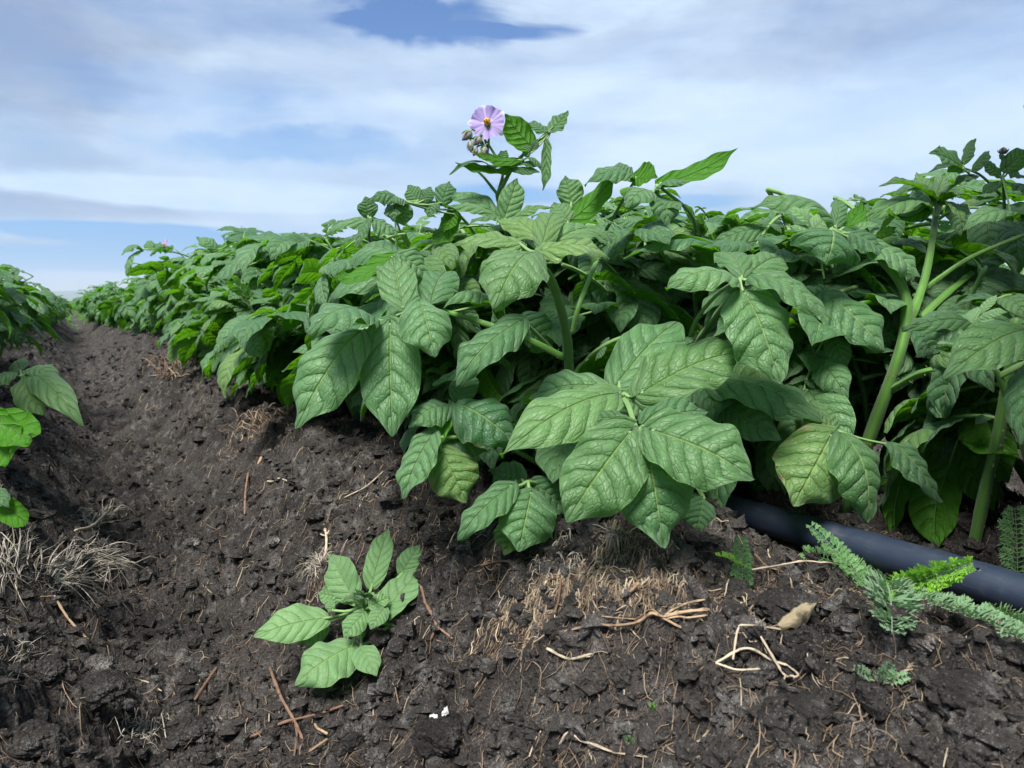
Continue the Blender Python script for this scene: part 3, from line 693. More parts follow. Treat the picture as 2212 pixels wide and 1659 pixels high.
stem_obj(PR, [([(1820, 1120, .62), (1880, 940, .58), (1935, 790, .56), (1958, 690, .56), (1950, 620, .56), (1905, 560, .56), (1855, 512, .57)], .0066, .0040),
              ([(1912, 850, .57), (1985, 808, .54), (2030, 796, .53)], .004, .0028),
              ([(1962, 700, .57), (2000, 590, .60), (2025, 440, .64)], .0046, .003),
              ([(1955, 720, .58), (2040, 640, .60), (2100, 590, .62)], .0045, .003),
              ([(2100, 1200, .56), (2130, 1050, .54), (2152, 960, .52), (2180, 800, .50), (2195, 690, .49)], .0058, .0042),
              ([(1880, 980, .64), (1866, 850, .63), (1845, 780, .63)], .0034, .0026),
              ([(2230, 500, .58), (2090, 560, .60), (1975, 640, .60)], .0018, .0030),
              ([(1480, 900, .68), (1490, 780, .66), (1540, 690, .60), (1600, 615, .53)], .0050, .0026),
              ([(1500, 780, .66), (1505, 690, .66), (1500, 630, .64)], .0032, .0024)], 12)
hero_leaf(PR, [(2240, 790, .46)], (2230, 712, .42), [
    (2222, 712, .42, 2036, 818, .40, 110, (-.2, .6, .85), .14, .15, .2, .7, 0, .3),
    (2100, 700, .44, 1948, 712, .43, 58, (-.1, .7, .8), .12, .1, .3, .5, 0, .2),
    (2230, 780, .42, 2204, 962, .40, 70, (-.7, .2, .7), .1, .1, .3, .7, 0, 0)], seed=24)
hero_leaf(PR, [(1850, 620, .60)], (1785, 640, .56), [
    (1778, 636, .555, 1912, 758, .53, 120, (.2, .4, .95), .08, .08, .3, .45, .12, 0),
    (1785, 632, .57, 1700, 650, .58, 60, (-.1, .5, .9), .1, .1, .3, .2, 0, 0)], seed=25)
hero_leaf(PR, [(1855, 515, .57)], (1795, 495, .55), [
    (1786, 498, .545, 1784, 572, .52, 150, (0, .1, 1), .25, -.1, .5, .4, 0, 0),
    (1800, 480, .56, 1622, 450, .56, 88, (-.1, .9, .5), .22, .05, .3, .6, 0, .2),
    (1830, 500, .56, 1920, 560, .55, 70, (.2, .6, .8), .1, .1, .3, .6, 0, 0),
    (1820, 495, .57, 1860, 430, .60, 46, (.5, -.3, -.6), .1, .2, .2, .6, 0, 0),
    (1805, 490, .57, 1808, 430, .60, 36, (0, .3, 1), .1, .2, .2, .6, 0, 0),
    (1870, 520, .56, 1990, 600, .55, 96, (.2, .7, .7), .1, .1, .3, .8, 0, 0)], seed=26)
# top right rosette
hero_leaf(PR, [(2022, 470, .62)], (2022, 432, .62), [
    (2015, 435, .62, 1898, 402, .58, 40, (-.1, .75, .5), .10, .5, .1, .5, 0, .5),
    (2018, 428, .62, 1930, 388, .62, 38, (-.1, .7, .6), .06, .5, .1, .6, 0, .5),
    (2028, 430, .62, 2095, 386, .60, 40, (.1, .7, .6), .06, .5, .1, .5, 0, .3),
    (2030, 438, .62, 2110, 432, .57, 36, (.1, .8, .5), .10, .4, .1, .6, 0, .5),
    (2022, 425, .62, 2040, 378, .68, 38, (.1, .5, .8), .0, .5, .1, .8, 0, .5),
    (2010, 445, .62, 1920, 450, .56, 44, (-.1, -.7, -.6), .1, .3, .1, .5, 0, .2),
    (2010, 425, .64, 1980, 372, .68, 36, (.1, .5, .8), .0, .5, .1, .8, 0, .5),
    (2035, 440, .62, 2080, 480, .58, 46, (.1, .6, .8), .1, .4, .1, .7, 0, .5),
    (2000, 450, .62, 1870, 480, .58, 70, (-.1, .8, .6), .14, .2, .2, .7, 0, .2)], seed=27, rst=.0012)
hero_leaf(PR, [(2160, 420, .62), (2120, 380, .61)], (2080, 362, .60), [
    (2078, 362, .60, 2008, 330, .58, 56, (.1, .3, 1), .06, .2, .2, .5, 0, 0),
    (2080, 352, .60, 2106, 300, .62, 26, (.2, .2, 1), .02, .3, .2, .5, 0, 0),
    (2100, 370, .60, 2138, 325, .62, 22, (.2, .2, 1), .05, .3, .1, .4, 0, 0),
    (2078, 370, .60, 2005, 372, .57, 20, (.0, .8, .6), .1, .3, .1, .4, 0, 0),
    (2110, 380, .61, 2060, 400, .60, 28, (-.2, .6, .6), .1, .3, .2, .4, 0, .3)], seed=28, rst=.001)
hero_leaf(PR, [(2170, 450, .62), (2168, 410, .61)], (2165, 380, .60), [
    (2168, 368, .60, 2225, 322, .60, 44, (.1, .4, .9), .1, .2, .2, .5, 0, 0),
    (2160, 380, .60, 2118, 352, .60, 30, (-.2, .4, .9), .1, .2, .2, .4, 0, 0),
    (2175, 372, .60, 2222, 395, .59, 34, (.2, .6, .7), .1, .2, .2, .5, 0, 0),
    (2160, 395, .60, 2120, 420, .60, 26, (-.2, .5, .8), .1, .2, .2, .5, 0, 0),
    (2172, 362, .60, 2160, 330, .61, 18, (0, .3, 1), .1, .2, .2, .5, 0, 0),
    (2180, 395, .60, 2240, 440, .58, 60, (.2, .6, .7), .15, .2, .2, .7, 0, 0),
    (2190, 470, .56, 2080, 500, .53, 60, (-.2, .8, .6), .15, .2, .2, .8, 0, 0)], seed=29, rst=.001)
# skyline leaves of the centre
hero_leaf(PR, [(1480, 600, .72), (1500, 480, .66)], (1420, 398, .62), [
    (1420, 398, .62, 1594, 320, .62, 58, (.3, -.55, -.75), .07, .15, .15, .5, 0, 0),
    (1415, 410, .62, 1488, 395, .60, 52, (.1, .8, .6), .15, .1, .3, .7, 0, 0),
    (1408, 415, .62, 1352, 450, .60, 70, (-.2, .6, .8), .2, .1, .4, .6, 0, 0),
    (1420, 420, .62, 1440, 490, .60, 66, (.2, .5, .9), .18, .1, .3, .6, 0, 0),
    (1425, 440, .62, 1470, 455, .60, 50, (.2, .6, .8), .18, .1, .3, .6, 0, 0)], seed=30)
hero_leaf(PC, [(1230, 640, .78), (1330, 460, .68)], (1372, 388, .64), [
    (1366, 385, .64, 1262, 400, .62, 62, (-.2, .7, .7), .2, .1, .4, .7, 0, 0),
    (1372, 382, .64, 1418, 378, .63, 74, (.1, -.5, -.7), .1, .1, .3, .5, 0, 0),
    (1360, 380, .65, 1322, 360, .66, 50, (-.1, .6, .8), .2, .1, .4, .7, 0, 0),
    (1352, 384, .65, 1286, 372, .66, 40, (-.1, .7, .6), .2, .1, .4, .6, 0, 0)], seed=31, rst=.0014)
hero_leaf(PC, [(1200, 640, .76), (1190, 540, .70)], (1222, 484, .64), [
    (1222, 484, .64, 1328, 372, .63, 60, (.55, -.2, -.7), .08, .3, .1, .6, 0, .1),
    (1235, 440, .66, 1222, 380, .67, 56, (-.2, .3, .9), .1, .1, .3, .5, .2, .1),
    (1215, 482, .64, 1148, 470, .62, 44, (-.1, .8, .5), .15, .1, .3, .7, 0, .2),
    (1230, 480, .64, 1196, 440, .66, 50, (.0, .5, .9), .1, .2, .2, .8, 0, .3)], seed=32)
hero_leaf(PC, [(1130, 620, .76), (1100, 540, .70)], (1090, 478, .64), [
    (1088, 476, .64, 1118, 386, .65, 54, (.2, .2, 1), .05, .25, .2, .9, 0, .1),
    (1085, 474, .64, 960, 446, .62, 52, (-.1, .8, .5), .1, .15, .3, .7, 0, .2),
    (1078, 468, .65, 965, 420, .67, 56, (-.1, .75, .65), .15, .1, .3, .8, 0, 0),
    (1095, 480, .64, 1012, 488, .60, 40, (-.1, .85, .4), .12, .1, .3, .7, 0, .3),
    (1100, 482, .64, 1195, 448, .64, 42, (.1, .8, .5), .15, .1, .3, .7, 0, .3),
    (1098, 484, .64, 1170, 505, .60, 44, (.1, .8, .5), .12, .1, .3, .7, 0, .4)], seed=33)
# arching shoot at the left of the skyline
hero_leaf(PC, [(1060, 560, .76), (1005, 478, .70), (950, 440, .67)], (875, 436, .64), [
    (876, 434, .64, 836, 446, .63, 44, (-.3, .6, .7), .3, .2, .5, .6, 0, 0),
    (868, 438, .64, 795, 440, .63, 48, (-.3, .5, .8), .35, .1, .5, .5, 0, 0),
    (864, 440, .64, 874, 488, .64, 50, (.1, .1, 1), .1, .1, .3, .5, 0, 0),
    (846, 440, .64, 852, 478, .63, 40, (-.1, .4, .9), .2, .1, .4, .6, 0, 0),
    (905, 434, .65, 880, 402, .66, 38, (-.2, .1, 1), .1, .1, .3, .4, 0, 0),
    (915, 434, .65, 932, 404, .66, 30, (.2, .1, 1), .1, .1, .3, .4, 0, 0),
    (940, 438, .66, 925, 470, .65, 34, (-.1, .4, .9), .2, .1, .4, .6, 0, 0),
    (955, 440, .66, 972, 396, .68, 44, (.1, .2, 1), .2, .1, .4, .5, 0, 0),
    (980, 452, .67, 960, 500, .66, 36, (.1, -.3, -.8), .1, .1, .4, .5, 0, 0),
    (985, 460, .67, 935, 530, .66, 50, (.3, -.2, -.8), .1, .25, .1, .5, 0, .1)], seed=34, rst=.0014)
hero_leaf(PL, [(840, 560, .78), (800, 520, .72)], (800, 470, .70), [
    (800, 470, .70, 770, 540, .69, 34, (-.6, .1, .8), .1, .1, .3, .4, 0, 0),
    (795, 468, .70, 790, 425, .70, 44, (.1, .2, 1), .2, .1, .4, .4, 0, 0),
    (805, 475, .70, 860, 510, .70, 60, (.1, .8, .5), .1, .1, .4, .7, 0, 0),
    (800, 480, .72, 700, 510, .74, 56, (-.1, .8, .5), .15, .1, .4, .7, 0, 0)], seed=35)

# --- the flowering shoot
fl = (1075, 420, .66)
stem_obj(PC, [([(1150, 800, .80), (1120, 620, .76), (1090, 480, .69), fl], .0048, .0034),
              ([fl, (1120, 345, .655), (1195, 275, .65)], .0026, .0015),
              ([fl, (1085, 370, .66), (1060, 320, .66), (1045, 300, .66)], .0022, .0010),
              ([fl, (1040, 378, .66), (1010, 358, .65)], .0018, .0010)], 10)
hero_leaf(PC, [(1168, 300, .65)], (1190, 282, .65), [
    (1150, 318, .65, 1090, 246, .64, 60, (.15, -.35, -.85), .06, .2, .15, .5, 0, .1),
    (1180, 284, .65, 1138, 266, .66, 34, (-.1, .7, .6), .1, .2, .3, .6, 0, 0),
    (1185, 284, .65, 1226, 238, .65, 44, (-.2, .55, .7), -.08, .25, .2, .7, 0, 0),
    (1178, 302, .65, 1172, 412, .65, 34, (-.75, .1, .6), -.05, .1, .2, .5, 0, .1),
    (1150, 325, .65, 1162, 300, .65, 16, (.2, .3, 1), .1, .2, .2, .8, 0, 0),
    (1140, 338, .65, 1135, 310, .65, 18, (-.2, .3, 1), .1, .2, .2, .8, 0, 0)], seed=36, rst=.001)
hero_leaf(PC, [(1118, 352, .655)], (1125, 345, .65), [
    (1132, 345, .65, 1012, 322, .63, 36, (.1, -.6, -.7), .12, .2, .2, .5, 0, .1),
    (1110, 362, .65, 984, 350, .63, 34, (.1, -.6, -.7), .10, .2, .2, .5, 0, .1),
    (1060, 360, .65, 970, 378, .63, 22, (-.1, .8, .5), .18, .2, .2, .5, 0, 0),
    (1130, 345, .65, 1168, 368, .64, 24, (.2, .7, .5), .25, .2, .3, .5, 0, 0),
    (1122, 356, .65, 1172, 362, .64, 20, (.1, .5, .7), .12, .2, .3, .4, 0, 0),
    (1105, 366, .65, 1168, 372, .64, 20, (.1, .2, .9), .02, .2, .3, .3, 0, 0),
    (1075, 345, .66, 1035, 335, .66, 26, (.1, .5, .7), .1, .2, .3, .7, 0, 0),
    (1080, 350, .66, 1095, 325, .66, 26, (.1, .5, .7), .1, .2, .3, .7, 0, 0),
    (1070, 360, .655, 1030, 372, .65, 22, (-.1, .5, .7), .1, .2, .3, .3, 0, 0)], seed=37, rst=.001)
M_PET, tp = new('lilac_petal')
_uv = tp.n.new('ShaderNodeUVMap'); _s = tp.n.new('ShaderNodeSeparateXYZ'); tp.l.new(_uv.outputs[0], _s.inputs[0])
_star = tp.m('ABSOLUTE', tp.m('COSINE', tp.mul(_s.outputs[1], math.pi*5)))
_w = tp.mul(tp.mr(_star, .97, 1., 0., 1., True), tp.mr(_s.outputs[0], .25, 1., .35, .5))
_w = tp.m('MAXIMUM', _w, tp.mul(tp.mr(_s.outputs[0], .40, .22, 0., 1., True), tp.mr(_star, .6, .95)))
_w = tp.m('MAXIMUM', _w, tp.mul(tp.mr(_s.outputs[0], .84, .97, 0., 1., True), tp.mr(_star, .8, 1.)))
_nz = tp.noise(tp.xyz(tp.mul(_s.outputs[0], 2.), tp.mul(_s.outputs[1], 60.), 0.), 1., 3.)
_c = tp.mix(tp.mr(_nz, .2, .8), (.22, .155, .40), (.37, .28, .57)); _c = tp.mix(tp.mul(_w, .75), _c, (.52, .54, .50))
_p = principled(tp, Base_Color=_c, Roughness=.55, Sheen_Weight=.2, Normal=tp.bump(_nz, .5, .0008)); _t = tp.n.new('ShaderNodeBsdfTranslucent'); tp.put(_t.inputs[0], _c)
_m = tp.n.new('ShaderNodeMixShader'); _m.inputs[0].default_value = .35; tp.l.new(_p.outputs[0], _m.inputs[1]); tp.l.new(_t.outputs[0], _m.inputs[2]); tp.l.new(_m.outputs[0], tp.out.inputs[0])
M_ANT = simple('orange_anthers', (.80, .38, .02), .5, .3, .4, 900.); M_BUD = fibre_mat('purple_green_bud', (.13, .20, .09), (.34, .20, .30))
def flower(parent, c, ax, R, seed, gap=True):
    rg = np.random.default_rng(seed); ax = nrm(ax); e1 = nrm(np.cross(ax, [0.05, .02, 1.])); e2 = np.cross(ax, e1)
    nr, na = 12, 100; r = np.linspace(0.02, 1, nr+1)[:, None]; a = np.linspace(0, 2*math.pi, na+1)[None]
    lobe = np.abs(np.cos(a*2.5)); ro = .92+.02*np.sin(a*5+1)+.14*np.clip((lobe-.90)/.10, 0, 1)**1.3-.03*np.clip((.22-lobe)/.22, 0, 1)+.015*np.sin(a*23)
    rr = r*R*ro; z = R*(.025*np.sin(a*10)*r**2+.16*r**2*(1-.4*lobe)+.035*np.sin(a*17+2)*r**3+.05*np.sin(a*7+1)*r**2-.10*np.clip((r-.85)/.15, 0, 1)*np.clip((lobe-.9)*10, 0, 1))
    v = c+e1*(np.cos(a)*rr)[..., None]+e2*(np.sin(a)*rr)[..., None]+ax*(z*np.ones_like(rr))[..., None]
    uv = np.stack(np.broadcast_arrays(r, a/(2*math.pi)), -1).reshape(-1, 2)
    mb = MB(); mb.add(v, gridf(nr, na), uv); fo = mb.obj('flower', [M_PET], parent); fo['_o'] = parent['_o']; stamp(v.reshape(-1, 3))
    mb = MB()
    for k in range(5):
        t = 2*math.pi*k/5; b = c+(e1*math.cos(t)+e2*math.sin(t))*R*.105; tube(mb, spline([b, b+ax*R*.22, c+ax*R*.42+(b-c)*.35], 7), [R*.06, R*.085, R*.075, R*.04], 7)
    tube(mb, [c+ax*R*.3, c+ax*R*.5], R*.03, 5); mb.obj('anthers', [M_ANT], fo)
    mb = MB()
    for k in range(5):
        t = 2*math.pi*(k+.5)/5; d = e1*math.cos(t)+e2*math.sin(t); leaflet(mb, c-ax*R*.08, c+d*R*.55-ax*R*.05, ax, R*.26, -.05, .2, .1, 8, 4, rg, 0, 0)
    tube(mb, spline([c-ax*R*.1, c-ax*R*.5-UPN*R*.3, c-ax*R*.6-UPN*R*.9], 6), R*.05, 6); mb.obj('calyx', [M_STEM], fo)
    del fo['_o']
# the big flower, facing the viewer's side a little upwards
flower(PC, px(1053, 266, .655), cdir((-.10, .12, 1)), 41*.655/FPX, 4)
def bud(parent, base, tip, R, name='flower_bud'):
    mb = MB(); P = spline([base, tip], 9); tube(mb, P, [R*.5, R*1., R*.95, R*.7, R*.12], 9, (.6, 0, 0)); o = mb.obj(name, [M_BUD], parent); o['_o'] = parent['_o']
    mb = MB(); rg = np.random.default_rng(3); ax = nrm(tip-base); e1 = nrm(np.cross(ax, UPN+.01)); e2 = np.cross(ax, e1)
    for k in range(5):
        t = 2*math.pi*k/5; d = e1*math.cos(t)+e2*math.sin(t); leaflet(mb, base+d*R*.6, base+d*R*1.3+ax*np.linalg.norm(tip-base)*.75, d, R*.55, .12, .2, .1, 6, 4, rg, 0, 0)
    mb.obj('calyx', [M_STEM], o); del o['_o']
for (bx, by, tx, ty, r) in [(1018, 285, 998, 303, 9), (1036, 297, 1024, 314, 9), (1016, 305, 1018, 330, 7), (1030, 322, 1022, 337, 6), (1048, 318, 1046, 338, 7), (1038, 325, 1036, 342, 6)]:
    bud(PC, px(bx, by, .65), px(tx, ty, .65), r*.65/FPX)
mb = MB()
for (bx, by) in [(1018, 285), (1036, 297), (1016, 305), (1030, 322), (1048, 318), (1038, 325), (1053, 270)]:
    tube(mb, spline([px(1052, 348, .66), px((bx+1060)/2, (by+310)/2, .657), px(bx+2, by-6, .652), px(bx, by, .65)], 10), [.0010, .0006], 6)
mb.obj('flower_stalk', [M_STEM], PC)
bud(PF, px(1165, 482, .60), px(1182, 505, .59), 11*.6/FPX)
bud(PR, px(2166, 332, .60), px(2168, 318, .60), 9*.6/FPX, 'flower_bud')
# --- fill the hero plants and the rows with leaves on their own stems
near_plant(.56, .38, .42, .20, None, 41, 80, 6, root=PR, stems=False)
near_plant(.47, .66, .37, .20, None, 42, 88, 6, root=PC, stems=False)
near_plant(.42, .52, .28, .16, None, 43, 40, 4, root=PF, stems=False)
near_plant(.46, .92, .36, .22, None, 44, 92, 6, root=PL)
NEAR = [
    (.64, .16, .44, .20, 'potato plant at the right edge of the photo crowding over the pipe'),
    (.62, .62, .38, .20, 'shaded potato plant behind the tall stems right of the centre'),
    (.60, .95, .40, .20, 'potato plant standing behind the flowering one, its top on the skyline'),
    (.47, 1.18, .37, .22, 'potato plant third in line left of the flower, drooping leaves over the slope'),
    (.47, 1.48, .38, .23, 'potato plant of the right-hand row just left of the puckered hanging leaves'),
    (.47, 1.80, .38, .24, 'potato plant over the pale straw tuft midway along the right-hand row'),
    (.48, 2.15, .38, .24, 'potato plant with small hanging leaflets behind the straw tuft of the right-hand row'),
    (.50, 2.50, .38, .25, 'potato plant sixth beyond the flowering one in the right-hand row')]
for k, (x, y, h, s, lab) in enumerate(NEAR):
    near_plant(x, y, h, s, lab, 60+k, 98, 7, tol=.06)
# low leaves that close the foot of the row, seated on the plants' lower stems
# left-hand row
MASKL = poly([(-200, 560), (60, 590), (110, 620), (150, 660), (150, 720), (130, 760), (90, 780), (30, 800), (-200, 820)])
LB = plant(-.22, .98, 'potato plant at the left edge with a fan of pale puckered leaflets over the furrow')
hero_leaf(LB, [(-60, 850, 1.0)], (45, 812, .90), [
    (52, 812, .90, 92, 898, .86, 76, (.1, .3, 1), .08, .15, .3, .8, 0, .3),
    (62, 806, .90, 182, 922, .84, 62, (.3, .5, .8), .16, .1, .3, .6, 0, .3),
    (60, 800, .90, 130, 828, .88, 48, (.2, .8, .6), .18, .1, .3, .7, 0, .2),
    (45, 800, .92, 36, 780, .95, 40, (.1, .4, .9), .1, .1, .3, .8, 0, .4),
    (30, 806, .90, -30, 830, .88, 50, (-.1, .7, .7), .1, .1, .3, .8, 0, .2)], seed=50)
hero_leaf(LB, [(-80, 820, .8)], (-20, 880, .66), [
    (-12, 890, .65, 68, 948, .60, 90, (-.2, -.5, -.8), .12, .1, .3, .6, 0, .1),
    (-15, 895, .65, 12, 1010, .60, 90, (.1, -.3, -1), .1, .1, .3, .6, 0, .1),
    (-30, 1070, .66, 58, 1132, .62, 50, (.1, -.4, -.9), .12, .1, .3, .6, 0, .1),
    (-20, 1060, .66, 20, 1095, .64, 40, (.2, .6, .7), .12, .1, .3, .3, 0, .1)], seed=51)
MASKL2 = poly([(-400, 545), (20, 566), (60, 588), (100, 600), (125, 640), (150, 665), (158, 700), (145, 760), (110, 790), (70, 810), (40, 830), (20, 1000), (-400, 1200)])
near_plant(-.22, .98, .28, .20, None, 71, 60, 4, mask=MASKL2, root=LB, tol=.06)
near_plant(-.30, 1.3, .31, .22, 'left-row potato plant cut by the left edge above the pale fan of leaflets', 72, 80, 4, mask=MASKL2, tol=.06)
near_plant(-.33, 1.62, .32, .24, 'left-row potato plant with a bare curling shoot against the sky', 73, 80, 4, mask=MASKL2, tol=.08)
near_plant(-.33, 1.95, .32, .25, 'left-row potato plant beyond the curling shoot', 74, 80, 4, mask=MASKL2, tol=.08)
near_plant(-.32, 2.28, .32, .26, 'left-row potato plant second beyond the curling shoot', 76, 80, 4, mask=MASKL2, tol=.08)
# short plants that close the dark foot of the canopy behind the pipe
for k, (x, y, h, sp_, lab) in enumerate([(.53, .24, .18, .10, 'short shaded potato plant just behind the pipe below the thick stems'),
        (.55, .45, .20, .12, 'short shaded potato plant behind the drooping yellowed leaf'),
        (.52, .60, .20, .12, 'low dark potato plant where the pipe disappears under the leaves'),
        (.44, .72, .17, .10, 'low potato plant filling the shade under the central stem'),
        (.40, .88, .16, .10, 'low potato plant under the puckered hanging leaflets'),
        (.66, .30, .22, .14, 'shaded potato plant deep behind the right-hand stems')]):
    near_plant(x, y, h, sp_, lab, 160+k, 70, 6, tol=.025, droopy=.15)
for k, (y, lab) in enumerate([(1.14, 'low potato plant at the foot of the right-hand row above the straw-coloured roots'),
        (1.38, 'second low potato plant along the foot of the right-hand row, beyond the straw-coloured roots'),
        (1.66, 'low potato plant at the row foot just before the far dry grass tuft'),
        (2.0, 'low potato plant at the row foot beside the far dry grass tuft'),
        (2.4, 'low potato plant at the row foot just beyond the far dry grass tuft')]):
    near_plant(.375, y, .20, .11, lab, 180+k, 60, 5, tol=.05, droopy=.1)

# arching shoot at the far left end of the right-hand row
PA = plant(.47, 2.85, 'potato plant whose long shoot arches against the sky, left end of right-hand row')
hero_leaf(PA, [(470, 600, 2.5), (420, 560, 2.4), (355, 540, 2.3)], (310, 538, 2.25), [
    (305, 540, 2.25, 278, 600, 2.2, 30, (-.5, .2, .8), .2, .1, .3, .5, 0, 0),
    (306, 538, 2.25, 264, 552, 2.2, 30, (-.3, .7, .6), .3, .1, .4, .5, 0, 0),
    (325, 538, 2.28, 318, 520, 2.3, 22, (0, .4, .9), .1, .1, .3, .4, 0, 0),
    (340, 540, 2.28, 345, 524, 2.3, 22, (0, .4, .9), .1, .1, .3, .4, 0, 0),
    (352, 542, 2.28, 375, 532, 2.3, 24, (0, .6, .7), .1, .1, .3, .5, 0, 0)], seed=52, rst=.0022)
hero_leaf(PA, [(540, 600, 2.5)], (490, 530, 2.1), [
    (470, 540, 2.1, 522, 488, 2.1, 24, (.4, -.3, -.7), .12, .2, .2, .5, 0, .1),
    (480, 508, 2.1, 530, 520, 2.1, 22, (.2, .8, .5), .25, .1, .4, .4, 0, 0),
    (470, 540, 2.1, 425, 515, 2.1, 30, (-.2, .7, .6), .2, .1, .3, .7, 0, 0)], seed=53, rst=.0022)
near_plant(.47, 2.85, .38, .25, None, 75, 80, 4, root=PA, tol=.06)
mb = MB()
flower(PA, px(357, 528, 2.3), cdir((-.5, .3, .8)), 12*2.3/FPX, 5)

# plants further off: whole plants as one stem and one foliage mesh, copied
VARS = []
for k in range(6):
    rg = np.random.default_rng(700+k); fol = MB(); stm = MB(); b = np.zeros(3)
    st, seats = grow(b, rg, .37, .25, 7)
    for P in st: tube(stm, P, np.linspace(.005, .002, len(P)), 6)
    for (p, ph, s, a) in seats:
        if rg.random() < .12: continue
        _, _, tm = TMID[rg.integers(0, len(TMID))]
        M = np.array(leaf_matrix(Vector(p), ph+rg.normal(0, .5), (-.60+1.0*s)+rg.normal(0, .40), rg.normal(0, .3), rg.uniform(.6, 1.08)))
        for vv, ff, uu, cc, mm in zip(tm.v, tm.f, tm.uv, tm.c, tm.m):
            w3 = vv@M[:3, :3].T+M[:3, 3]; w3[:, 2] = np.maximum(w3[:, 2], .003)
            fol.v.append(w3); fol.uv.append(uu); c2 = cc.copy(); c2[:, 0] = np.clip(c2[:, 0]+rg.normal(0, .1), 0, 1); fol.c.append(c2); fol.m.append(mm)
        off = fol.n
        for ff in tm.f: fol.f.append(ff+off)
        fol.n += tm.n
    VARS.append((fol.mesh('foliage', [M_LEAF, M_STEM]), stm.mesh('stem', [M_STEM])))
rg = np.random.default_rng(9)
def far_plant(x, y, sc, label, k):
    pl = empty('potato_plant', (x, y, float(ridge(x, y))), label, 'plant', 'potato plants growing in the field rows')
    rz = rg.uniform(0, 6.28); s = sc*rg.uniform(.9, 1.08)
    for nm, me in (('foliage', VARS[k][0]), ('stem', VARS[k][1])):
        o = bpy.data.objects.new(nm, me); COL.objects.link(o); o.parent = pl; o.matrix_local = Matrix.Rotation(rz, 4, 'Z') @ Matrix.Scale(s, 4)
def row(xc, y0, y1, label, sc0=1., sc1=.8, step=.3):
    y = y0
    while y < y1:
        t = (y-y0)/(y1-y0); far_plant(xc+(FUR-xc)*.42*float(sst(3.6, 7.5, y))*(abs(xc-FUR) < .6)+rg.normal(0, .02), y+rg.normal(0, .02), sc0+(sc1-sc0)*t, label, int(rg.integers(0, 6))); y += step
row(.505, 3.15, 11, 'potato plant in the distant stretch of the right-hand row along the furrow', .92, .70)
row(-.325, 2.6, 11, 'potato plant in the distant stretch of the left-hand row along the furrow', .64, .60)
row(1.385, .1, 6.5, 'potato plant in the second row, seen through gaps behind the right-hand row', .92, .9)
row(-1.225, 1.8, 9, 'potato plant in the row beyond the left-hand one', .9, .82, .35)
row(2.255, .6, 5, 'potato plant in the third row far behind the right-hand one', .92, .9, .4)
# the field beyond, one mass of leaves
rg2 = np.random.default_rng(12); mb = MB(); n = 90000
Yf = 9*(240/9)**rg2.uniform(0, 1, n); wd = 2.2+Yf*.55
rowi = np.round(rg2.uniform(-1, 1, n)*wd/ROW); Xf = (rowi+.5)*ROW+FUR+rg2.normal(0, .17, n)
keep = ~((np.abs(Xf-FUR) < 1.7) & (Yf < 10.5)); Xf, Yf = Xf[keep], Yf[keep]; n = len(Xf)
g = ridge(Xf, Yf); zz = g+rg2.uniform(.02, .30, n)*(1-((Xf-FUR) % ROW-ROW/2)**2*6)
P = np.stack([Xf, Yf, zz], -1); sz = (.045+.0016*Yf)*rg2.uniform(.7, 1.4, n); a = rg2.uniform(0, 6.28, n); pt = rg2.normal(-.15, .45, n)
D = np.stack([np.cos(a)*np.cos(pt), np.sin(a)*np.cos(pt), np.sin(pt)], -1); S = nrm(np.cross(D, UPN+np.zeros_like(D))); Nn = np.cross(S, D)
pr = [(0, 0, 0), (.35, .36, -.05), (.75, .22, -.05), (1, 0, -.15), (.75, -.22, -.05), (.35, -.36, -.05)]
V = np.stack([P+(D*u+S*v_+Nn*(w_+.08*math.sin(3.1*u)))*sz[:, None] for u, v_, w_ in pr], 1)
base = (np.arange(n)*6)[:, None]; F = np.concatenate([base+np.array([[0, 1, 2, 3]]), base+np.array([[0, 3, 4, 5]])])[:, ::-1]
UV = np.tile(np.array([(u, v_+.5) for u, v_, w_ in pr]), (n, 1)); mb.add(V.reshape(-1, 3), F, UV, (.55, 0, .1))
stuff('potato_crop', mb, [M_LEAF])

# far hills
hx = np.linspace(-9000, 9000, 240); hh = 60+150*np.clip(fbm(hx/2600, hx*0+3., 4, 91)+.35, 0, None)
M_HILL = simple('far_hill', (.06, .10, .05), .9, .1, 0, .002)
a = YAW+np.linspace(-1.2, 1.2, 240); rr = 8000
top = np.stack([rr*np.sin(a), rr*np.cos(a), hh-10], -1); fr = np.stack([(rr-900)*np.sin(a), (rr-900)*np.cos(a), hh*0-30], -1); bk = np.stack([(rr+900)*np.sin(a), (rr+900)*np.cos(a), hh*0-30], -1)
mb = MB(); mb.add(np.stack([fr, .6*fr+.4*top+np.array([0, 0, 20]), top, bk], 0).reshape(-1, 3), gridf(3, 239)[:, ::-1]); tag(mb.obj('hills', [M_HILL]), kind='structure')
# the air over the plain
hz = bpy.data.materials.new('air'); hz.use_nodes = True; ht = NT(hz.node_tree); ht.n.clear(); ho = ht.n.new('ShaderNodeOutputMaterial')
pv = ht.n.new('ShaderNodeVolumePrincipled'); pv.inputs['Color'].default_value = (.78, .88, 1, 1); pv.inputs['Density'].default_value = .00016; pv.inputs['Anisotropy'].default_value = .2
ht.l.new(pv.outputs[0], ho.inputs['Volume'])
mb = MB(); s = 9800; v = [(x, y, z) for z in (-34, 330) for y in (-s, s) for x in (-s, s)]
mb.add(v, [(0, 2, 3, 1), (4, 5, 7, 6), (0, 1, 5, 4), (2, 6, 7, 3), (0, 4, 6, 2), (1, 3, 7, 5)]); tag(mb.obj('haze', [hz], smooth=False), kind='stuff')

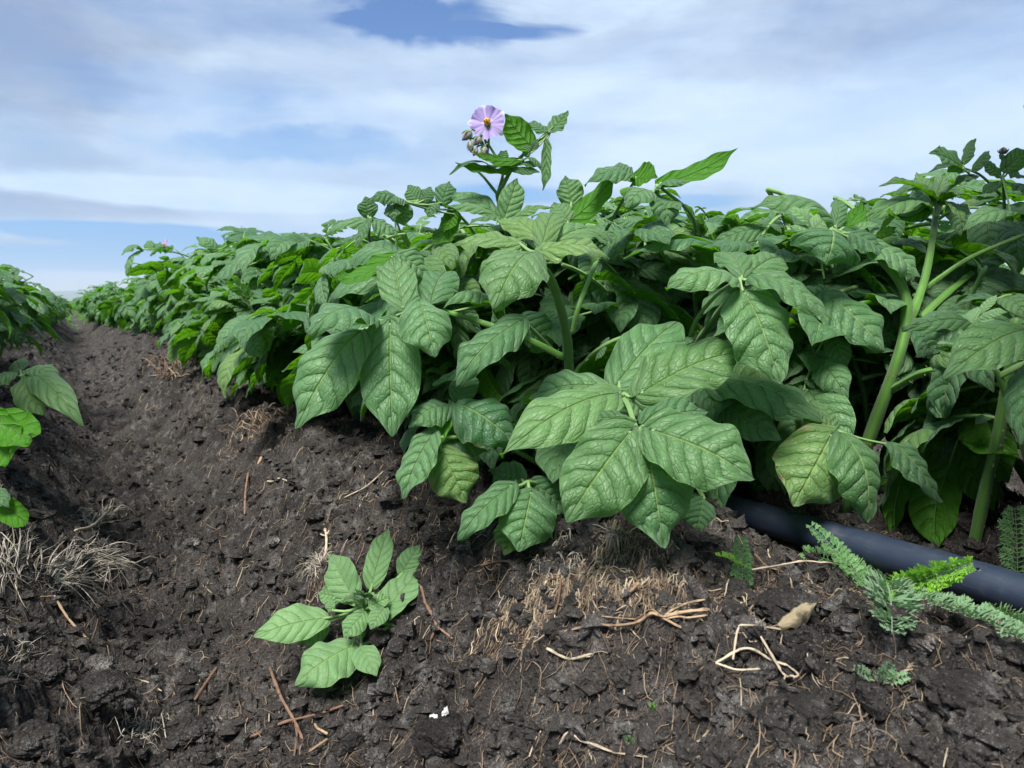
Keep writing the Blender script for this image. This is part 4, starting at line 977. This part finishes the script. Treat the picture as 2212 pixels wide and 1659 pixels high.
# ------------------------------------------------------------------ small seedling potato in front
g0 = gray(835, 1368); SD = float(g0@Fw)-.004; ds = SD/.43
SP = empty('potato_seedling', g0, 'small pale green potato seedling alone on bare soil in the foreground', 'plant')
E = lambda *a: a
sp_items = [
    (706, 1334, SD+.01, 547, 1376, SD-.01, 78, (-.1, .75, .9), .08, .1, .15, .6),
    (705, 1342, SD+.012, 648, 1394, SD+.008, 50, (-.4, .3, .8), .1, .1, .2, .3),
    (765, 1394, SD-.012, 636, 1480, SD-.04, 100, (-.15, .7, .9), .10, .1, .2, .45),
    (778, 1396, SD-.012, 813, 1462, SD-.042, 54, (.2, .6, .9), .1, .1, .2, .3),
    (762, 1292, SD+.015, 716, 1198, SD+.04, 76, (-.25, .3, 1), .06, .25, .15, .6),
    (735, 1290, SD+.02, 686, 1282, SD+.02, 40, (-.3, .5, .8), .06, .25, .15, .5),
    (803, 1268, SD+.02, 839, 1142, SD+.045, 56, (-.15, .25, 1), .04, .35, .1, .7),
    (818, 1338, SD, 914, 1228, SD+.02, 74, (-.45, .4, .9), .03, .35, .05, .6),
    (868, 1240, SD+.02, 906, 1178, SD+.03, 46, (-.1, .3, 1), .06, .2, .15, .3),
    (786, 1325, SD-.01, 742, 1378, SD-.02, 48, (-.1, .5, 1), .08, .1, .25, .8),
    (832, 1312, SD-.005, 800, 1360, SD-.02, 40, (-.1, .5, 1), .1, .1, .25, .6),
    (800, 1310, SD-.005, 842, 1290, SD+.0, 34, (-.1, .5, 1), .1, .3, .15, .7),
    (768, 1372, SD+.005, 788, 1350, SD+.0, 34, (-.1, .3, 1), .1, .3, .15, .3),
    (718, 1320, SD, 712, 1292, SD+.005, 22, (-.1, .3, 1), .1, .3, .15, .8)]
rg = np.random.default_rng(31); yng = []
for k in range(11):
    a = rg.uniform(0, 6.28); L = rg.uniform(22, 42); bx, by = 782+rg.normal(0, 6), 1298+rg.normal(0, 7)
    yng.append((bx, by, SD, bx+math.cos(a)*L, by-abs(math.sin(a))*L*.8+5, SD-.01+rg.normal(0, .006), 14+rg.uniform(0, 8), (rg.normal(0, .4), .5, 1), .1, .45, .1, .9))
hero_leaf(SP, [g0-np.array([0, 0, .006]), (852, 1350, SD), (825, 1345, SD)], (783, 1310, SD), [i+(0, .1) for i in sp_items+yng], mat=M_YOUNG, seed=61, rst=.0012*ds, quilt=.005)
stem_obj(SP, [([g0-np.array([0, 0, .01]), (842, 1354, SD), (800, 1385, SD-.004), (768, 1398, SD-.006)], .0022, .0014)], 8, False)

# ------------------------------------------------------------------ the pipe
def pipe():
    p0 = px(2200, 1281, .42); p1 = px(1560, 1102, .60); xm = (p0[0]+p1[0])/2; R = .0111
    Yp = np.linspace(-.6, .86, 220)
    Zp = np.interp(Yp, [-.6, .227, .44, .9, 6], [p0[2]+.0, p0[2], p1[2], p1[2]-.003, p1[2]-.01]); Xp = xm+.004*np.sin(Yp*4)
    P = np.stack([Xp, Yp, Zp], -1)
    r = R*(1+.035*(np.abs(Yp-.262) < .010)+.02*(np.abs(Yp-.232) < .006)+.02*(np.abs(Yp-.30) < .004))
    o = empty('irrigation_pipe', (xm, .3, p0[2]-R), 'smooth dark blue-black irrigation pipe lying on the soil under the plants at right', 'pipe')
    mb = MB(); tube(mb, P, r, 40)
    m, t = new('black_polyethylene'); tco = t.n.new('ShaderNodeTexCoord'); ob = tco.outputs['Object']
    mp = t.n.new('ShaderNodeMapping'); mp.inputs['Scale'].default_value = (1, .08, 1); t.l.new(ob, mp.inputs[0])
    nz = t.noise(mp.outputs[0], 500., 4.); n2_ = t.noise(ob, 60., 5., .65)
    c = t.mix(t.mr(n2_, .54, .72, 0., .5), (.015, .023, .042), (.055, .055, .058)); c = t.mix(t.mr(nz, .6, .8, 0., .4), c, (.09, .09, .10))
    p = principled(t, Base_Color=c, Roughness=t.mr(n2_, .3, .7, .38, .62), Specular_IOR_Level=.5, Normal=t.bump(nz, .25, .0004))
    t.l.new(p.outputs[0], t.out.inputs[0])
    mb.obj('tube', [m], o)
    h = px(2117, 1240, .4325); hp = np.array([Xp[np.argmin(abs(Yp-h[1]))], h[1], 0]); hp[2] = np.interp(h[1], Yp, Zp); n = nrm(h-hp); n[1] = 0; n = nrm(n)
    hp = hp+n*(R*1.005); e1 = np.array([0, 1., 0]); e2 = np.cross(n, e1); an = np.linspace(0, 2*math.pi, 25)
    def disc(name, r0, r1, z, col):
        mb = MB(); v = np.stack([hp+n*z+(e1*math.cos(q)+e2*math.sin(q))*r0 for q in an]+[hp+n*z*.6+(e1*math.cos(q)+e2*math.sin(q))*r1 for q in an]); mb.add(v, gridf(1, 24)); mb.obj(name, [col], o)
    disc('outlet_rim', .0010, .0016, .0005, m); disc('outlet_hole', .00001, .0011, .00035, simple('hole_dark', (.004, .004, .005), .9, .1))
pipe()

# ------------------------------------------------------------------ feathery weeds
def frond(parent, P0, P1, N, plen, npn, rg, mat, bend=.1, width=.28, cup=.25, name='frond'):
    mb = MB(); P0 = np.asarray(P0); P1 = np.asarray(P1); L = np.linalg.norm(P1-P0); D = (P1-P0)/L; N = nrm(cdir(N)); N = nrm(N-D*np.dot(N, D)); S = np.cross(N, D)
    s = np.linspace(0, 1, 20); Cc = P0+np.outer(s, P1-P0)+np.outer(4*s*(1-s), N)*bend*L; tube(mb, Cc, [L*.008, L*.003], 6, (.5, 0, 0))
    def blade(b, d, l, w_, n):
        sd = np.cross(n, d); q = [(0, -.25, 0), (0, .25, 0), (.55, .55, .0), (.55, -.55, 0), (.85, .38, .0), (.85, -.38, 0), (1.05, .04, 0), (1.05, -.04, 0)]
        v = [b+d*u*l+sd*v_*w_+n*(.12*l*math.sin(2.6*u)) for u, v_, _ in q]; mb.add(v, [(0, 3, 2, 1), (3, 5, 4, 2), (5, 7, 6, 4)], None, (rg.uniform(.2, 1), 0, 0))
    for i in range(npn):
        u = .10+.88*(i/(npn-1)); k = int(u*19); c = P0+(P1-P0)*u+N*4*u*(1-u)*bend*L; T = nrm(Cc[min(19, k+1)]-Cc[max(0, k-1)])
        pl = plen*(math.sin(math.pi*(.12+.80*u))**.6)*rg.uniform(.85, 1.1)
        for sg in (-1, 1):
            d = nrm(S*sg+T*rg.uniform(.25, .75)+N*rg.uniform(0, 2)*cup); nn = nrm(N-d*np.dot(N, d)+rg.normal(0, .12, 3))
            blade(c, d, pl, pl*width*.48, nn); sd = np.cross(nn, d)
            for j, (uu, ll) in enumerate([(.20, .46), (.42, .56), (.64, .50), (.82, .32)]):
                for q in (-1, 1): blade(c+d*pl*uu, nrm(d*.9+sd*q*.7+nn*rg.uniform(-.1, .9)), pl*ll*1.15, pl*width*.50, nn)
    stamp(mb.arr()); return mb.obj(name, [mat], parent)
rg = np.random.default_rng(77); q_ = lambda w_, d: w_*d/FPX
gw = gray(1893, 1290); dw = float(gw@Fw)
WD = empty('feathery_weed', gw, 'large feathery weed with toothed grey-green fronds and one bright lime frond beside the pipe', 'weed')
frond(WD, px(1896, 1280, dw-.045), px(2102, 1216, dw-.075), (.0, .35, 1), q_(29, dw), 36, rg, M_WBRIGHT, .02, .34, .75).__setitem__('label', 'bright lime green frond crossing in front of the pipe')
gf = lambda x, y, l: gray(min(x, 2300), y, l)
frond(WD, gf(1945, 1330, .010), gf(2240, 1450, .012), (.1, .8, .6), q_(28, dw), 30, rg, M_WGREY, .03, .34, .35)
frond(WD, gf(1908, 1328, .018), gf(1922, 1458, .019), (-.1, .8, .6), q_(44, dw), 26, rg, M_WGREY, .06, .40, .30)
frond(WD, px(1882, 1280, dw), px(1750, 1135, dw+.02), (.2, .4, .9), q_(23, dw), 17, rg, M_WDARK, .05, .26, .1)
frond(WD, px(1900, 1262, dw+.015), px(1736, 1194, dw+.03), (-.1, .7, .7), q_(34, dw), 16, rg, M_WDARK, .08, .22, .1)
frond(WD, gf(2080, 1352, .008), gf(2240, 1405, .010), (.1, .8, .6), q_(30, dw), 14, rg, M_WDARK, .05, .26, .3)
mb = MB(); tube(mb, spline([gw-np.array([0, 0, .01]), px(1900, 1288, dw), px(1925, 1288, dw)], 8), [.0013, .0008], 7); tube(mb, spline([px(1870, 1330, dw-.003), px(1872, 1290, dw), px(1893, 1284, dw)], 8), .0009, 7); mb.obj('stalk', [M_STEM], WD)
g1 = gray(2196, 1262); d1 = float(px(2190, 1240, .45)@Fw)
W2 = empty('feathery_weed', px(2195, 1250, .47), 'upright feathery weed behind the pipe at the right edge', 'weed')
frond(W2, px(2197, 1262, .47), px(2192, 1098, .47), (-.1, .15, 1), q_(40, .47), 15, rg, M_WDARK, .03, .20, .05)
g3 = gray(1605, 1278); d3 = float(g3@Fw)
W3 = empty('feathery_weed', g3, 'little ferny weed with two short fronds below the buried end of the pipe', 'weed')
frond(W3, g3, px(1600, 1163, d3), (-.3, .25, 1), q_(24, d3), 17, rg, M_WDARK, .06, .28, .4)
frond(W3, px(1606, 1228, d3), px(1547, 1200, d3-.01), (-.1, .8, .5), q_(13, d3), 13, rg, M_WBRIGHT, .08, .34, .7)
def seedling(x, y, label, its, mat, k=1.):
    g = gray(x, y); d = float(g@Fw); o = empty('weed_seedling', g, label, 'seedling'); mb = MB()
    for (dx, dy, L) in its: tube(mb, spline([g-np.array([0, 0, .002]), px(x+dx*.45, y+dy*.6-4, d), px(x+dx*.6, y+dy*.75, d)], 6), [.0006, .0004], 5)
    mb.obj('stalk', [M_STEM], o)
    for (dx, dy, L) in its: frond(o, px(x+dx*.3, y+dy*.45, d), px(x+dx, y+dy, d-.004), (rg.normal(0, .2), .6, .8), q_(L, d), 6, rg, mat, .1, .55, .1, 'leaf')
seedling(1896, 1484, 'pale seedling with small lobed leaves on bare soil below the large feathery weed', [(-52, -42, 13), (30, -50, 15), (72, -24, 12), (-10, -30, 9), (20, -22, 9)], M_WBRIGHT if False else M_WGREY)
seedling(1408, 1533, 'tiny bright green seedling on soil at the lower centre', [(-8, -14, 6), (8, -16, 6), (3, -8, 5)], M_WBRIGHT)
seedling(1360, 1612, 'tiny dull green seedling near the bottom edge, nearer the viewer than the bright one', [(-14, -22, 7), (16, -18, 6), (-4, -30, 6)], M_WGREY)

# ------------------------------------------------------------------ twigs, straws and root tufts that can be pointed at
def strand(pts, wpx, lift=.001, n=None, knots=True, rg=rg):
    """polyline of pixels laid on the soil"""
    G = [gray(x, y) for x, y in pts]; P = spline(G, n or max(8, 6*len(pts)))
    z = ground(P[:, 0], P[:, 1], 2); d = float(G[0]@Fw); r = wpx*.85*d/FPX/2
    P[:, 2] = np.maximum(P[:, 2], np.convolve(np.pad(z, 2, 'edge'), np.ones(5)/5, 'valid')-r)+r*.8+lift*2+.0015; rr = np.full(len(P), r*.85)*(1+.08*rg.standard_normal(len(P)))
    rr[0] *= .8; rr[-1] *= .55
    if knots:
        for k in range(4, len(P), 9): rr[k] *= 1.25
    return P, rr
def stick(name, lines, mat, label, cat, lift=.001, group=None):
    first = gray(*lines[0][0][0]); mb = MB()
    for pts, wpx, tone in lines:
        P, rr = strand(pts, wpx, lift); P2 = P
        tube(mb, P2, rr, 7, (tone, 0, 0), jit=.10, rng=rg)
        for e in (0, -1):   # end caps
            c = P2[e]; 
    o = mb.obj(name, [mat], loc=first); tag(o, label, cat, group); return o
GR = 'dry stems and straws lying on the soil'
stick('dry_straw', [([(118, 1303), (150, 1350), (195, 1406)], 7, .7), ([(88, 1300), (118, 1303)], 5, .2)], M_ORANGE, 'orange straw lying on the soil below the pale root tuft at left', 'straw', group=GR)
stick('twig', [([(584, 1472), (608, 1535), (636, 1585), (655, 1632)], 8, .6)], M_TWIG, 'tan twig crossing another twig on the soil near the bottom left', 'twig', .004, GR)
stick('twig', [([(742, 1541), (690, 1556), (610, 1580), (545, 1605), (488, 1628)], 8, .5), ([(628, 1572), (642, 1610), (635, 1655)], 6, .4)], M_TWIG, 'long reddish twig with a fork lying under the crossing tan twig', 'twig', .001, GR)
stick('twig', [([(906, 1276), (918, 1315), (936, 1345), (944, 1366)], 9, .6), ([(944, 1366), (930, 1400)], 8, .3), ([(944, 1366), (978, 1397)], 6, 1.)], M_TWIG, 'brown twig with a split pale end just right of the seedling', 'twig', .001, GR)
stick('dry_stalk', [([(1214, 1402), (1270, 1386), (1330, 1384), (1380, 1384)], 8, .4)], M_TWIG, 'reddish half of the frayed dry stem below the root mat', 'dry stem', .003, GR) if False else None
o = stick('dry_stalk', [([(1214, 1402), (1270, 1386), (1330, 1384), (1375, 1384), (1430, 1372)], 8, .3), ([(1375, 1384), (1430, 1372), (1480, 1362), (1532, 1352)], 11, .8), ([(1430, 1372), (1475, 1345), (1522, 1328)], 7, .8), ([(1430, 1374), (1460, 1385), (1470, 1402)], 8, .6), ([(1440, 1376), (1490, 1370), (1528, 1364)], 7, .9), ([(1300, 1366), (1370, 1370), (1430, 1372)], 5, .4)], M_ORANGE, 'long dry stem with a frayed splayed end below the root mat', 'dry stem', .003, GR)
stick('dry_straw', [([(1181, 1436), (1230, 1440), (1279, 1440)], 9, .9), ([(1240, 1440), (1275, 1434)], 5, 1.)], M_STRAW, 'short thick pale straw on soil below the frayed stem', 'straw', .001, GR)
stick('dry_straw', [([(1605, 1268), (1680, 1250), (1745, 1242), (1822, 1254)], 6, .9)], M_STRAW, 'thin arched pale straw running to the large feathery weed', 'straw', .003, GR)
stick('dry_root', [([(1582, 1462), (1592, 1420), (1612, 1394), (1690, 1394)], 7, .9), ([(1545, 1470), (1610, 1464), (1665, 1462), (1700, 1482)], 8, 1.), ([(1545, 1473), (1590, 1486), (1640, 1494)], 7, 1.), ([(1640, 1470), (1690, 1490), (1715, 1500)], 8, .9), ([(1690, 1394), (1685, 1440), (1700, 1470)], 4, .6), ([(1700, 1480), (1722, 1500), (1712, 1512)], 6, .6), ([(1700, 1490), (1690, 1510)], 6, .6)], M_STRAW, 'bleached angular root fragments on soil left of the lobed seedling', 'root', .003, GR)
stick('twig', [([(585, 980), (572, 996), (558, 1014)], 9, .8)], M_ORANGE, 'short orange stem piece on the slope left of centre', 'twig', .001, GR)
stick('twig', [([(537, 1035), (531, 1075), (529, 1120)], 6, .7)], M_TWIG, 'straight pinkish twig pointing downslope left of centre', 'twig', .001, GR)
stick('dry_straw', [([(578, 1050), (635, 1056)], 6, .9)], M_STRAW, 'small level pale straw beside the downslope twig', 'straw', .001, GR)
stick('dry_straw', [([(242, 1117), (205, 1160), (165, 1200)], 7, .9)], M_STRAW, 'pale straw slanting up out of the root tuft at left', 'straw', .006, GR)
stick('twig', [([(468, 1455), (445, 1490), (422, 1533)], 9, .4)], M_TWIG, 'short stout brown stick lying at the lower left', 'twig', .001, GR)
stick('twig', [([(262, 1474), (305, 1485), (350, 1505)], 5, .8)], M_STRAW, 'bent greyish straw right of the big clod at lower left', 'straw', .001, GR)
stick('twig', [([(708, 1608), (688, 1590), (680, 1582)], 8, .9), ([(708, 1610), (668, 1638)], 8, .3)], M_ORANGE, 'short folded orange-brown stem beside the crossed twigs', 'twig', .001, GR)
stick('dry_straw', [([(1196, 1640), (1250, 1628), (1322, 1645)], 9, .8), ([(1322, 1645), (1400, 1655)], 5, .8)], M_STRAW, 'bleached root fragment at the bottom edge of the photo', 'root', .001, GR)
stick('dry_straw', [([(700, 1150), (706, 1185), (702, 1222)], 7, .9), ([(684, 1165), (702, 1172), (712, 1160)], 5, .8)], M_STRAW, 'pale upright stubble piece behind the seedling', 'straw', .002, GR)
stick('twig', [([(1040, 1240), (1085, 1236), (1105, 1232)], 8, .4)], M_TWIG, 'reddish stem piece left of the root mat', 'twig', .001, GR)
stick('twig', [([(1212, 1285), (1206, 1320), (1198, 1350)], 7, .4)], M_TWIG, 'red-brown stem piece on the front of the root mat', 'twig', .002, GR)
stick('dry_straw', [([(1380, 1297), (1360, 1308)], 12, .4)], M_ORANGE, 'orange bark flake on the right of the root mat', 'bark flake', .002, GR)
stick('dry_straw', [([(745, 1085), (790, 1062), (828, 1030)], 4, .8)], M_STRAW, 'thin curved straw on the slope under the hanging leaves', 'straw', .001, GR)
stick('twig', [([(1630, 1210), (1655, 1240), (1690, 1254)], 5, .5)], M_TWIG, 'thin reddish twig right of the small ferny weed', 'twig', .001, GR)
stick('twig', [([(1870, 1168), (1920, 1172), (1970, 1178)], 6, .8)], M_ORANGE, 'tan stem piece on the far side of the pipe', 'twig', .014, GR) if False else None
def tuft(cx, cy, items, label, spread, n, L, seed, mat=None):
    rg = np.random.default_rng(seed); g = gray(cx, cy); d = float(g@Fw); mb = MB()
    for k in range(n):
        a, b, ln = items[rg.integers(0, len(items))]; x0 = cx+a+rg.normal(0, spread); y0 = cy+b+rg.normal(0, spread*.6); ang = rad(ln[0])+rg.normal(0, .35); l = L*rg.uniform(.5, 1.2)
        pts = []; x, y = x0, y0
        for i in range(5): pts.append((x, y)); ang += rg.normal(0, .28); x += math.cos(ang)*l/4; y -= math.sin(ang)*l/4*.75
        G = np.array([gray(max(-150, u), min(v, 1640)) for u, v in pts]); G[:, 2] += np.sin(np.linspace(.3, 2.8, 5))*rg.uniform(.0, .007)*d/.5
        tube(mb, spline(G, 9), np.array([.5, 1, .8, .3])*rg.uniform(.6, 1.9)*d/FPX*.8, 4, (rg.uniform(-.1, 1), 0, 0))
    o = mb.obj('root_tuft', [mat or M_WHITE], loc=g); tag(o, label, 'root tuft'); return o
tuft(160, 1225, [(-60, 25, (25,)), (0, 0, (15,)), (-40, 40, (10,)), (30, -10, (-10,))], 'bleached tuft of fine grass roots splayed on the furrow floor at left', 18, 240, 110, 5)
tuft(20, 1235, [(0, 0, (110,)), (-10, 10, (250,)), (10, -20, (60,))], 'bleached root tuft cut by the left edge of the photo', 18, 88, 90, 6)
tuft(30, 1440, [(0, 0, (150,)), (0, 0, (20,)), (0, 20, (200,))], 'loose tangle of thin grey roots at the left edge below the tufts', 30, 80, 90, 7)
tuft(690, 1225, [(0, 0, (170,)), (-10, 10, (230,)), (5, 0, (60,))], 'cream root tuft at the foot of the stubble behind the seedling', 6, 88, 46, 8)
tuft(300, 1595, [(0, 0, (30,)), (10, 0, (150,)), (5, 5, (80,))], 'small pale root tuft near the bottom left corner', 22, 88, 50, 9)
tuft(340, 1135, [(0, 0, (40,)), (10, 0, (120,)), (5, 5, (80,))] if False else [(-120, 0, (40,)), (-130, 5, (120,))], 'faint knot of thin roots above the bleached tuft', 14, 48, 50, 10)
tuft(590, 912, [(0, 0, (20,)), (-30, 5, (150,)), (-60, 12, (10,))], 'straw-coloured root mat on the slope left of the hanging leaves', 22, 60, 34, 11, M_ROOT)
tuft(350, 805, [(0, 0, (60,)), (20, 0, (120,)), (5, 5, (10,))], 'pale dry grass tuft at the foot of the right-hand row', 18, 60, 40, 12, M_ROOT)
tuft(1330, 1165, [(0, 0, (170,)), (20, 5, (200,)), (-10, 5, (150,))], 'white forked root scrap on top of the root mat', 8, 35, 60, 13)
tuft(1180, 1150, [(0, 0, (20,)), (-30, 25, (40,)), (-10, 5, (150,))] if False else [(30, 15, (250,)), (60, 60, (260,)), (0, 80, (240,))], 'cream stubble roots hanging on the left face of the mound', 16, 96, 34, 14)

# clods
def clod(cx, cy, rpx, mat, label, seed, sq=(1, 1, .75), name='soil_clod'):
    import bmesh
    g = gray(cx, cy+rpx*.5); d = float(g@Fw); R = rpx*d/FPX
    b = bmesh.new(); bmesh.ops.create_icosphere(b, subdivisions=6, radius=1.); v = np.array([x.co[:] for x in b.verts])
    def n3(p, f, s): return fbm(p[:, 0]*f+p[:, 2]*f*.7, p[:, 1]*f-p[:, 2]*f*.6, 3, s)
    f, r = worley(v[:, 0]*2.6+v[:, 2]*1.7+9, v[:, 1]*2.6-v[:, 2]*1.9+9, seed); f2, r2 = worley(v[:, 0]*7+v[:, 2]*5, v[:, 1]*7-v[:, 2]*5, seed+4)
    k = 1+.35*n3(v, 1.3, seed)-.22*f-.10*f2+.07*n3(v, 14, seed+2); v = v*k[:, None]*R*np.array(sq)
    me = bpy.data.meshes.new(name)
    for vv, co in zip(b.verts, v): vv.co = co
    for fc in b.faces: fc.smooth = True
    b.to_mesh(me); b.free(); me.materials.append(mat); o = bpy.data.objects.new(name, me); COL.objects.link(o); o.location = g+np.array([0, 0, R*.38]); tag(o, label, 'clod'); return o
clod(950, 1585, 60, soil_mat('jet_black_clod', .5), 'round jet black soil clod near the bottom edge with white flakes on it', 1)
clod(205, 1490, 62, M_CLOD, 'largest dark clod in the lower left corner area', 2, (1.2, 1, .6))
clod(215, 1440, 32, M_CLODG, 'greyish dry clod just above the largest dark clod', 3)
clod(55, 1600, 60, M_CLOD, 'flat dark clod in the bottom left corner', 4, (1.3, 1, .6))
clod(1612, 1352, 40, M_CLODG, 'grey crusted clod right of the frayed stem', 5, (1.1, 1, .7))
clod(1990, 1402, 36, M_CLODG, 'grey crusted clod under the big feathery fronds', 6, (1.2, 1, .7))
clod(1690, 1300, 60, M_CLOD, 'dark smooth hump of soil in front of the pipe', 7, (1.5, 1, .5))
clod(100, 1445, 40, M_CLOD, 'rounded dark clod below the bleached root tuft', 8)
clod(590, 1170, 16, M_CLODG, 'small whitish lump on the slope left of the stubble', 9)
clod(415, 1175, 20, M_CLODG, 'pale grey lump at middle left of the bare slope', 10)
clod(820, 1375, 24, M_CLOD, 'dark crumbly clod at the foot of the seedling stem', 11)
clod(1240, 1300, 26, M_CLOD, 'shiny black clod on the front of the root mat', 12)
clod(1205, 1345, 18, M_CLOD, 'smaller black clod below the root mat', 13)
clod(540, 870, 24, M_CLOD, 'black clod where the hanging leaves meet the slope', 14)
clod(1740, 1520, 50, M_CLOD, 'broad low clod at the lower right of the soil', 15, (1.4, 1, .5))
clod(2080, 1480, 70, M_CLOD, 'wide grey-brown soil hump at the right edge', 16, (1.4, 1, .45))
clod(680, 1110, 26, M_CLOD, 'dark lump on the slope above the stubble', 17)
clod(400, 1580, 44, M_CLOD, 'dark clod left of the crossed twigs', 18, (1.2, 1, .6))
M_FLK = simple('white_flake', (.58, .58, .55), .7, .3, .6, 500.)
def flake(x, y, w_, h_, a, label, lift):
    g = gray(955, 1590); d = float(g@Fw)-.002; mb = MB(); rg = np.random.default_rng(int(x)); L = h_*.85*d/FPX; Wd = w_*.75*d/FPX
    c = px(x, y, d); ax = cdir((math.sin(a), math.cos(a), .2)); e = nrm(np.cross(ax, cdir((0, .3, 1)))); n = np.cross(e, nrm(ax))
    s = np.linspace(-.5, .5, 9); tt = np.linspace(-.5, .5, 6); fr = []
    for sgn in (1, -1):
        fr.append(np.array([[c+nrm(ax)*L*(u*(1-.35*abs(v)*2)+.10*math.sin(7*v+x))+e*Wd*(v*(1-.30*abs(u)*2)+.12*math.sin(6*u+x))+n*sgn*(Wd*.10)*(1.3-abs(v)*2)*(1.2-abs(u)*2)+n*Wd*.1*rg.normal(0, .4) for v in tt] for u in s]))
    mb.add(fr[0], gridf(8, 5)); mb.add(fr[1], gridf(8, 5)[:, ::-1]); tag(mb.obj('white_flake', [M_FLK], loc=c), label, 'flake')
flake(936, 1550, 22, 26, .6, 'wider white flake on the left shoulder of the jet black clod', 0)
flake(962, 1537, 18, 30, .3, 'narrow white flake standing on top of the jet black clod', 0)
# curled dead leaf
gd = gray(1722, 1342); dd = float(gd@Fw); mb = MB(); rgd = np.random.default_rng(8)
M_DEAD = fibre_mat('dead_leaf', (.09, .075, .045), (.27, .22, .14), .85)
leaflet(mb, px(1685, 1352, dd-.018), px(1764, 1302, dd-.008), cdir((-.2, .8, .7)), q_(50, dd), .1, .1, 1.3, 40, 20, rgd, .22, .03, (.6, 0, 0))
tag(mb.obj('dead_leaf', [M_DEAD], loc=gd), 'curled tan dead leaf on the soil between the grey clod and the large weed', 'dead leaf')
for o in ROOTS:
    if '_o' in o: del o['_o']
